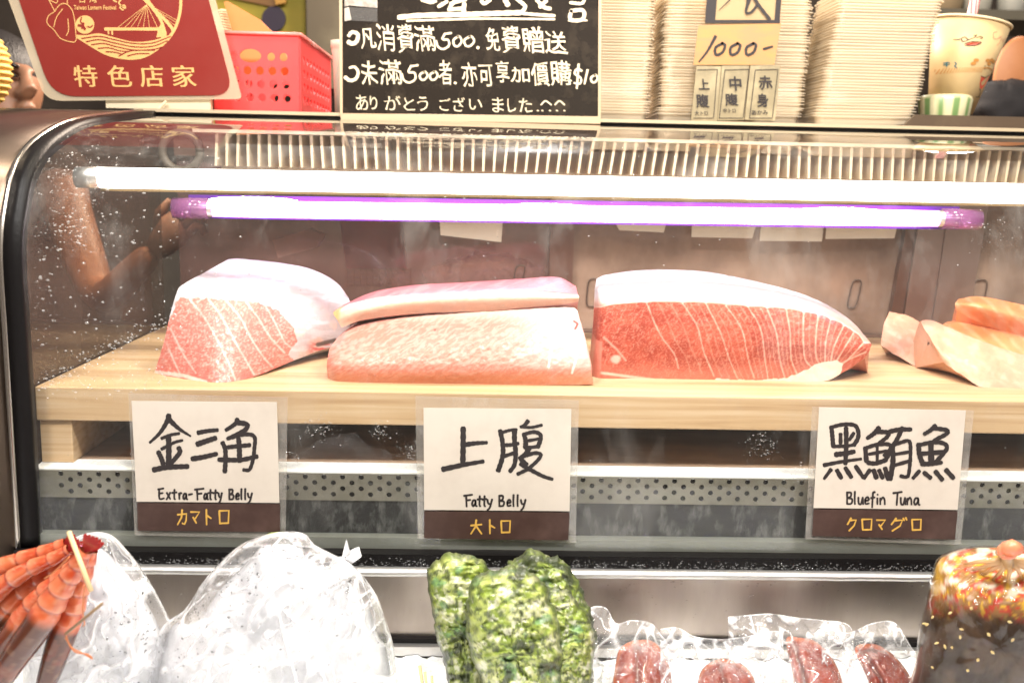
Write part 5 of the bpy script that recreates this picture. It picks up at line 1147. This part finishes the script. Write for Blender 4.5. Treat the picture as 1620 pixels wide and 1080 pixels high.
bagA = thing('ice_bag', tuple(atY(190, 1200, -.13)), 'smaller clear ice bag behind the red prawns', 'ice bag', 'clear plastic bags of ice')
outA = [(62, 905), (95, 862), (140, 842), (175, 845), (200, 868), (225, 900), (252, 945), (270, 985), (272, 1030), (262, 1150), (150, 1200), (40, 1180), (30, 1000)]
balloon([(x+(9 if x < 150 else -11), y+(24 if y < 1000 else -6)) for x, y in outA], flatY(-.145), .045, 200, 70, ice_disp).build('ice_filling', ICEIN, bagA, True)
balloon(outA, flatY(-.145), .060, 320, 110, *fold(160, 830, 4.5, 3)).build('plastic_film', BAG, bagA, True)
m = MB(); tw = Plane(-.215)
bagB = thing('ice_bag', tuple(atY(420, 1200, -.15)), 'large knotted clear ice bag in the left middle of the tray', 'ice bag', 'clear plastic bags of ice')
outB = [(228, 1110), (250, 1000), (293, 962), (325, 915), (375, 865), (430, 843), (478, 842), (500, 862), (545, 885), (570, 905), (598, 945), (612, 985), (625, 1035), (628, 1120), (560, 1200), (400, 1230), (270, 1190)]
balloon([(x+(20 if x < 400 else -13), y+(20 if y < 1000 else -6)) for x, y in outB], flatY(-.155), .068, 260, 90, ice_disp).build('ice_filling', ICEIN, bagB, True)
balloon(outB, flatY(-.155), .086, 440, 150, *fold(560, 880, 5.0, 21, ([(445, 960), (500, 935), (560, 905)], [(445, 962), (490, 1000), (515, 1080)], [(440, 965), (450, 1010), (470, 1080)]))).build('plastic_film', BAG, bagB, True)
m = MB()
for q in ([(520, 895), (528, 880), (541, 880), (548, 852), (553, 870), (568, 864), (572, 880), (556, 892), (545, 900), (530, 903)],):
    P = np.array(q, float); n_ = len(P)
    c = P.mean(0); G = [[atY(c[0]+(p[0]-c[0])*t, c[1]+(p[1]-c[1])*t, -.155-.012*sin(i*2.3)*t) for i, p in enumerate(P)] for t in (.05, .4, .7, 1)]
    m.grid(G, cv=True)
m.build('bag_knot', BAG, bagB, True)
# a third, half-hidden sheet of film between the bags
# --- prawns
PRM = mat('prawn_shell', rough=.22, vcol=True, sss=.15, coat=.9, spec=.3, bump=(90, .2, .0012))
PRM.node_tree.nodes['Principled BSDF'].inputs['Coat Roughness'].default_value = .05
def prawn(path, rad, label, headn=.46, Yd=-.215, seedv=0, brown=.9):
    P = catmull([(*p, Yd) if len(p) == 2 else p for p in path], 90); n = len(P); s = np.linspace(0, 1, n)   # s=0 tail, 1 head
    W_ = atY(P[:, 0], P[:, 1], P[:, 2]); T = np.gradient(W_, axis=0); T /= np.linalg.norm(T, axis=1)[:, None]
    k = (P[:, 2]+1.05)/FPX
    rad = rad*1.14; nseg = 5; sh = 1-headn; ab = s < sh; ph = ((s/sh)**.85*nseg+seedv*.37) % 1
    r = rad*k*np.where(ab, (.42+.58*(s/sh)**.8)*(1+.16*ph), (1.10-.45*((s-sh)/headn)**2.2))
    t = thing('prawn', tuple(W_[n//2]), label, 'prawn', 'red prawns laid on the ice bags')
    G, CC = [], []; A = np.linspace(0, 2*pi, 22, endpoint=False); up = np.array([0, -1., .2])
    for i in range(n):
        a_ = np.cross(T[i], up); a_ /= np.linalg.norm(a_); b_ = np.cross(T[i], a_)
        G.append([W_[i]+r[i]*(cos(q)*a_+sin(q)*b_) for q in A])
        base = mixc(C(.46, .060, .020)*np.ones((22, 3)), C(.58, .14, .055), smooth(.3, .7, fbm(A*1.5+seedv, s[i]*14+seedv)))
        if ab[i]:
            base = mixc(base, C(.30, .025, .015), np.full(22, float(1-smooth(.0, .13, ph[i]))*.85)); base = mixc(base, C(.70, .26, .14), np.full(22, float(smooth(.45, .9, ph[i]))*.55))
            base = mixc(base, C(.66, .34, .20), smooth(.55, .8, fbm(A*3, s[i]*30, seedv))*.5)
        else:
            v = (s[i]-sh)/headn; br = smooth(.38, .60, fbm(A*1.2+seedv*3, s[i]*9, 4)); br = np.clip(br+.85, 0, 1)*brown*float(smooth(0, .12, v))
            base = mixc(base, C(.035, .014, .008), br); base = mixc(base, C(.20, .10, .055), smooth(.60, .75, fbm(A*2.5, s[i]*26, 9))*.5)
        CC.append(base)
    m = MB(); m.grid(G, np.array(CC), cv=True); m.build('prawn_body', PRM, t, True)
    # tail fan: five blades
    d0 = W_[0]-W_[4]; d0 /= np.linalg.norm(d0); sd = np.cross(d0, [0, -1, .2]); sd /= np.linalg.norm(sd)
    m = MB(); L_ = rad*k[0]*1.35; col = C(.28, .018, .018)
    for q in (-.5, -.25, 0, .25, .5):
        dd = d0*cos(q)+sd*sin(q); nn = np.cross(dd, [0, 1, 0]); nn /= np.linalg.norm(nn); b0 = W_[0]-d0*.002
        ww = .28*L_; V = [b0, b0+dd*L_*.5+nn*ww*.5, b0+dd*L_*.95+nn*ww*.35, b0+dd*L_*1.05, b0+dd*L_*.95-nn*ww*.35, b0+dd*L_*.5-nn*ww*.5]
        m.slab(np.array(V)+np.array([0, -.0006*(q+1), 0]), (0, .0009, 0))
    m.c = [np.tile(col, (m.n, 1))]; m.build('tail_fan', PRM, t, False)
    return t, W_, T, k
prawn([(104, 858), (70, 872), (30, 886), (-10, 903), (-60, 933), (-110, 975)], 15, 'topmost red prawn, its tail nearest the glass', seedv=1, Yd=-.206, headn=.35)
prawn([(110, 868), (82, 884), (42, 902), (0, 930), (-50, 975), (-90, 1030)], 16, 'second red prawn from the top, curving to the left edge', seedv=2, Yd=-.228, headn=.35)
prawn([(118, 874), (92, 896), (58, 920), (18, 955), (-20, 1005), (-55, 1075)], 17, 'third red prawn from the top of the pile', seedv=3, Yd=-.216, headn=.5)
prawn([(136, 870), (116, 903), (92, 938), (62, 985), (20, 1045), (-20, 1110)], 20, 'prawn with a long dark brown head beside the lowest one', seedv=4, Yd=-.262, headn=.60)
prawn([(122, 888), (92, 918), (60, 950), (28, 995), (-10, 1050), (-40, 1110)], 18, 'prawn with a brown head at the lower left corner', seedv=8, Yd=-.238, headn=.54)
t5, W5, T5, k5 = prawn([(146, 870), (135, 900), (124, 935), (110, 975), (90, 1030), (64, 1105)], 18, 'lowest red prawn, nearest the ice bag, with feelers', seedv=5, Yd=-.246, headn=.52)
FEEL = mat('feeler', (.55, .18, .06), .4)
m = MB()
for q in ([(103, 1000), (112, 1022), (130, 1032), (147, 1042)], [(103, 1008), (118, 1030), (138, 1034), (146, 1040)], [(134, 925), (131, 965), (134, 988), (131, 990)], [(110, 880), (85, 905), (70, 915)]):
    P = catmull(q, 14); m.tube(atY(P[:, 0], P[:, 1], -.288+.002*np.arange(14)/14), .0006, 5)
m.build('feeler', FEEL, t5, True)
# --- wooden picks
WD = mat('pick_wood', (.70, .50, .26), .6)
def pick(a, b_, Ya, Yb, r, label, m_=WD): return MB().tube([atY(*a, Ya), atY(*b_, Yb)], r, 8).build('wooden_pick', m_, None, True, label=label, category='wooden pick')
pick((109, 841), (144, 934), -.262, -.290, .0021, 'pale wooden pick crossing the red prawn tails')
pick((162, 954), (104, 1002), -.302, -.290, .0012, 'thin dark pick sticking out below the prawn tails', mat('dark_pick', (.22, .14, .07), .6))
pick((664, 1052), (672, 1110), -.13, -.15, .0016, 'leftmost of three short picks in the ice left of the oysters'); pick((672, 1062), (678, 1115), -.14, -.15, .0014, 'middle of three short picks in the ice left of the oysters'); pick((683, 1068), (686, 1115), -.14, -.15, .0013, 'rightmost of three short picks in the ice left of the oysters')
# --- oysters
OYM = mat('oyster_shell', rough=.42, vcol=True, coat=.25, bump=(90, .9, .004))
def oy_fields(px, py, seed, hinge):
    d = np.hypot(px-hinge[0], py-hinge[1]); th = np.arctan2(py-hinge[1], px-hinge[0])
    wx, wy = 26*(fbm(px/38, py/38, seed)-.5), 26*(fbm(px/38, py/38, seed+40)-.5)
    dw = d+wx*1.6; arc = fbm(dw/7.0, th*14+wy/10, seed+1, 3); ridge = np.abs(fbm((dw+.6*wy)/24.0, th*8+wx/16, seed+7, 4)-.5)*2
    return dw, arc, ridge
def oy_col(seed, hinge):
    def f(px, py, r, side):
        dw, arc, ridge = oy_fields(px, py, seed, hinge); b = fbm(px/20, py/17, seed+2); fine = fbm(px/6.5, py/5.5, seed+5, 3); big = fbm(px/55, py/70, seed+9)
        c = C(.22, .29, .035)*np.ones(px.shape+(3,)); c = mixc(c, C(.42, .47, .12), smooth(.42, .58, arc)*.8)
        c = mixc(c, C(.56, .56, .30), smooth(.50, .64, b)*smooth(.40, .54, arc)*.8); c = mixc(c, C(.68, .67, .55), smooth(.57, .66, fine)*smooth(.46, .6, b)*.7); c = mixc(c, C(.10, .15, .03), smooth(.47, .36, fine)*.7)
        c = mixc(c, C(.10, .26, .12), smooth(.60, .72, fbm(px/26, py/20, seed+12))*.6)
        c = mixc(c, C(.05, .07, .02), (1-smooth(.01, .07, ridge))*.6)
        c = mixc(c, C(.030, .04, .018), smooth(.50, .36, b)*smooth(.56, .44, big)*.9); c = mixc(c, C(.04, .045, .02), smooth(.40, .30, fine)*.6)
        c = mixc(c, C(.03, .04, .018), smooth(.86, 1.0, r)*.75)  # rim darkened in the colour, painted shade that sets the shells apart
        return c
    return f
def oy_disp(seed, hinge):
    def f(px, py, r, a):
        dw, arc, ridge = oy_fields(px, py, seed, hinge); d0 = np.hypot(px-hinge[0], py-hinge[1]); st = ((d0+30*(fbm(px/60, py/60, seed+8)-.5))/24) % 1
        return .0022*smooth(0, .15, ridge)+.0030*st*(1-smooth(.9, 1, st))+.012*(fbm(px/40, py/60, seed+1)-.5)+.0065*(arc-.5)+.0035*(fbm(px/6, py/6, seed+6, 3)-.5)
    return f
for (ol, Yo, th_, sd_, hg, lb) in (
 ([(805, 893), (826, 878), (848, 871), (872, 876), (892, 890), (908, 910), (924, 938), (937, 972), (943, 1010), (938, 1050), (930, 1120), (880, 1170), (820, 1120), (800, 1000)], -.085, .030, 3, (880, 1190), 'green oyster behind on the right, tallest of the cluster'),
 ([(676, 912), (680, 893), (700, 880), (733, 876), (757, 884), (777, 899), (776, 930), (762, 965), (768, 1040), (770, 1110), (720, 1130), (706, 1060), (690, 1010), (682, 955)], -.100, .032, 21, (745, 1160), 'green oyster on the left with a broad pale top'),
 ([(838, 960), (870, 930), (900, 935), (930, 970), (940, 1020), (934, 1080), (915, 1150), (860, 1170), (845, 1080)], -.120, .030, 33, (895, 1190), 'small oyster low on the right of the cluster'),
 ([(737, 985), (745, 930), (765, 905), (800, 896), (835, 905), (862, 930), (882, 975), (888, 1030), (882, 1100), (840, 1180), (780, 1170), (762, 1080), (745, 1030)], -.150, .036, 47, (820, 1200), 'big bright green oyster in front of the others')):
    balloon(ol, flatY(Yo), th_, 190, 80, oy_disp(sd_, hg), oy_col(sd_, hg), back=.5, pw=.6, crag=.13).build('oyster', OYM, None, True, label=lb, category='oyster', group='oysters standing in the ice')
# --- cured roe packs
ROE = mat('cured_roe', rough=.12, vcol=True, sss=.1, coat=1.0, bump=(70, 1.0, .0045))
PKF = film('vacuum_film', (.99, .99, .99), .008, (.95, .95, .96), .05, 1.7, bump=(40, 1.0, .010), dirt=(16, (1, 1, 1), .52, .76, .14), crease=.7)
def roe_col(vein):
    def f(px, py, r, side):
        c = C(.25, .028, .009)*np.ones(px.shape+(3,)); c = mixc(c, C(.18, .018, .008), smooth(.4, .65, fbm(px/12, py/20, 3))*.8); c = mixc(c, C(.48, .10, .02), smooth(.86, .98, r))
        return mixc(c, C(.12, .025, .015), (1-smooth(1.2, 3.5, segdist(px, py, vein)))*.9)
    return f
def pack(ol, vein, filmpts, Y0, label, tilt=-.00055, yref=1000):
    Yf = lambda px, py: Y0+tilt*(py-yref)
    c = np.array(ol).mean(0); sd0 = abs(Y0)*1000; t = thing('roe_pack', tuple(atY(c[0], c[1], Y0)), label, 'roe pack', 'vacuum packed cured roe on the ice')
    def dsp(px, py, r, a): return -.006*np.exp(-(segdist(px, py, vein)/4.5)**2)+.003*(fbm(px/16, py/22, 4)-.5)
    balloon(ol, Yf, .016, 80, 26, dsp, roe_col(vein), back=.5, pw=.5).build('cured_roe', ROE, t, True)
    # film: a wavy sheet laid just over the roe; ragged upper edge given by filmpts (x,y list)
    E_ = catmull(filmpts, 120); m = MB(); G = []; CC = []
    for v in np.linspace(0, 1, 80):
        py = E_[:, 1]*(1-v)+1180*v; px = E_[:, 0]+(E_[:, 0]-c[0])*.0*v
        inside = np.exp(-(((px-c[0])/(np.ptp(np.array(ol)[:, 0])*.62))**4))*smooth(np.array(ol)[:, 1].min()-22, np.array(ol)[:, 1].min()+25, py)
        Yv = Yf(px, py)-.0225*inside+.010*(fbm(px/22, py/34, Y0*100)-.5)+.007*np.clip(1-np.abs(fbm(px/26+py/60, py/40, Y0*77, 2)-.5)*9, 0, 1)+.012*(1-v)**3*np.sin(px/17.)
        cz = np.clip(1-np.abs(fbm(px/26+py/60, py/40, sd0, 2)-.5)*11, 0, 1)+np.clip(1-np.abs(fbm(px/18-py/40, py/24, sd0+5, 2)-.5)*13, 0, 1)
        Yv = Yv-.004*cz; G.append(atY(px, py, Yv)); CC.append(np.repeat(np.clip(.8*cz*(1-.93*inside)+(.8 if v < .012 else 0)+.25*(1-v)**4, 0, 1)[:, None], 3, 1))
    m.grid(np.array(G), np.array(CC)).build('plastic_film', PKF, t, True); return t
pack([(972, 1060), (978, 1030), (992, 1016), (1015, 1011), (1035, 1014), (1052, 1035), (1062, 1065), (1066, 1120), (1050, 1170), (980, 1170), (966, 1110)], [(1006, 1012), (1008, 1050), (1010, 1130)], [(925, 965), (942, 958), (960, 962), (975, 985), (1000, 980), (1030, 985), (1046, 1004), (1060, 1020), (1080, 1060)], -.085, 'leftmost vacuum pack of dark red cured roe')
pack([(1104, 1075), (1112, 1056), (1132, 1043), (1155, 1042), (1178, 1052), (1193, 1072), (1200, 1110), (1190, 1160), (1110, 1160), (1100, 1110)], [(1137, 1042), (1146, 1080), (1150, 1140)], [(1045, 994), (1072, 992), (1100, 1006), (1140, 1010), (1180, 1006), (1232, 998), (1240, 1030)], -.105, 'roe pack sitting lowest, second from the left')
pack([(1243, 1010), (1262, 1007), (1288, 1012), (1308, 1028), (1325, 1055), (1336, 1090), (1340, 1150), (1290, 1170), (1262, 1110), (1252, 1060)], [(1252, 1008), (1268, 1060), (1285, 1130)], [(1152, 975), (1185, 972), (1220, 970), (1260, 976), (1300, 980), (1345, 990), (1352, 1040)], -.080, 'wide roe pack third from the left, under a high film flap')
pack([(1352, 1026), (1375, 1017), (1400, 1025), (1425, 1047), (1445, 1080), (1455, 1130), (1420, 1170), (1390, 1120), (1370, 1070)], [(1357, 1022), (1392, 1070), (1415, 1130)], [(1300, 988), (1340, 1000), (1380, 985), (1415, 984), (1440, 1020), (1475, 1075), (1490, 1110)], -.095, 'rightmost roe pack with a pointed corner of film')
# --- bag of chili sauce
SAU = mat('chili_sauce', rough=.35, vcol=True, coat=.1, spec=.15)
sb = thing('sauce_bag', tuple(atY(1560, 1150, -.15)), 'knotted clear bag of dark chili oil with seeds and red chilies', 'sauce bag')
ol = [(1478, 905), (1490, 882), (1530, 868), (1580, 866), (1625, 870), (1690, 885), (1720, 960), (1715, 1100), (1600, 1180), (1470, 1165), (1440, 1110), (1450, 1050), (1458, 990), (1470, 945)]
def sau_col(px, py, r, side):
    n1 = fbm(px/8, py/6, 3); n2 = fbm(px/16, py/9, 11); up_ = 1-smooth(940, 985, py+22*(fbm(px/20, py/14)-.5)-.10*(px-1540))
    lo = C(.030, .018, .012)*np.ones(px.shape+(3,)); lo = mixc(lo, C(.09, .055, .035), smooth(.45, .7, fbm(px/30, py/30))*.6)
    u = C(.30, .15, .05)*np.ones(px.shape+(3,)); u = mixc(u, C(.50, .05, .03), smooth(.50, .60, n1)); u = mixc(u, C(.75, .66, .55), smooth(.52, .64, n2)*(1-smooth(930, 960, py))); u = mixc(u, C(.70, .42, .04), smooth(.60, .68, fbm(px/6, py/6, 8))*.9)
    u = mixc(u, C(.62, .36, .03), (1-smooth(0, 14, np.abs(px-1483)))*(1-smooth(925, 960, py))*.7)
    return mixc(lo, u, up_)
balloon(ol, flatY(-.16), .075, 150, 60, lambda px, py, r, a: .006*(fbm(px/22, py/22)-.5)+.003*(fbm(px/7, py/7, 4)-.5)*(py < 960), sau_col, pw=.5).build('sauce_filling', SAU, sb, True)
balloon([(x+(-3 if x < 1560 else 3), y-3) for x, y in ol], flatY(-.16), .079, 110, 34, lambda px, py, r, a: .006*(fbm(px/22, py/22)-.5)+.004*np.sin(np.arctan2(py-880, px-1595)*16)*(py < 950)).build('plastic_film', film('sauce_film', (.97, .95, .92), .0, (.85, .75, .6), .04, 1.4, bump=(14, .3, .006)), sb, True)
m = MB()
for i in range(9):
    a = pi*.05+i*pi*.9/8; p0 = atY(1594, 884, -.228); p1 = atY(1594+cos(a)*70, 884+sin(a)*34+2, -.222+.02*abs(cos(a))); mid_ = (p0+p1)/2+np.array([0, -.004, .002]); m.tube([p0, mid_, p1], [.003, .0022, .001], 8)
m.tube([atY(1594, 892, -.225), atY(1592, 878, -.228), atY(1586, 870, -.228)], [.006, .0055, .007], 12)
m.build('gathered_neck', mat('gathered_film', (.62, .38, .18), .2, alpha=.7, coat=.5), sb, True)
m = MB(); A_ = np.linspace(0, 2*pi, 24); P = np.stack([1594+9*np.cos(A_), 871+7*np.sin(A_)], 1); m.tube(atY(P[:, 0], P[:, 1], -.230), .0042, 10, caps=False); m.tube([atY(1588, 868, -.232), atY(1602, 866, -.236), atY(1610, 868, -.234)], [.006, .0075, .006], 12)
m.build('pink_knot', mat('pink_band', (.80, .24, .12), .3, sss=.2), sb, True)
SES = mat('sesame', (.50, .37, .15), .5)
for (x_, y_) in ((1474, 975), (1464, 983), (1468, 992), (1507, 969), (1500, 1020), (1501, 1022), (1483, 1023), (1518, 1011), (1522, 998), (1560, 1008), (1570, 1028), (1540, 1040), (1590, 985), (1605, 1015), (1480, 1060), (1536, 968), (1530, 1060)):
    c = atY(x_+random.uniform(-9, 9), y_+random.uniform(-7, 7), -.16-.077*max(.1, 1-((x_-1570)/125)**2)**.5-.003); q_ = random.uniform(0, 3.1); v_ = np.array([cos(q_), 0, sin(q_)])*random.uniform(.0012, .0022); MB().tube([c-v_, c, c+v_], [.0005, random.uniform(.0010, .0016), .0006], 7).build('sesame_seed', SES, sb, True)
# green leaf scrap on the glass bottom by the bag
MB().slab(Plane(-.006).pts([(418, 847), (428, 842), (446, 841), (447, 847), (432, 850), (420, 851)]), (0, .001, 0)).build('leaf_scrap', mat('leaf_green', (.40, .48, .12), .5), label='small yellow green leaf scrap beneath the left price sign', category='leaf')

# beads of water on the bags and the vacuum film (placed by ray casts, then kept as real drops)
bpy.context.view_layer.update(); dg = bpy.context.evaluated_depsgraph_get()
def beads(parent, name, boxes, rmin, rmax, m):
    P, Rr = [], []
    for (cx, cy, sx_, sy_, n_) in boxes:
        for _ in range(n_):
            d = rays(random.gauss(cx, sx_), random.gauss(cy, sy_)); h, l, nn, i_, ob, mx_ = SC.ray_cast(dg, Vector(CO), Vector(d).normalized())
            if h and ob.parent == parent:
                nn = np.array(nn); nn = nn if nn @ d < 0 else -nn; P.append((np.array(l), nn)); Rr.append(rmin+(rmax-rmin)*random.random()**3)
    if P: droplets(name, P, Rr, m, parent)
DKB = film('bead_clear', (.45, .45, .45), .05, (.2, .2, .2), .04, 1.7)
beads(bagA, 'water_beads', [(225, 960, 22, 50, 120), (150, 860, 25, 10, 60), (190, 1010, 50, 40, 70)], .0004, .0012, DKB)
beads(bagB, 'water_beads', [(370, 900, 35, 30, 130), (545, 925, 18, 16, 60), (300, 1000, 30, 50, 110), (430, 1000, 90, 60, 60), (430, 860, 30, 12, 50)], .0004, .0012, DKB)
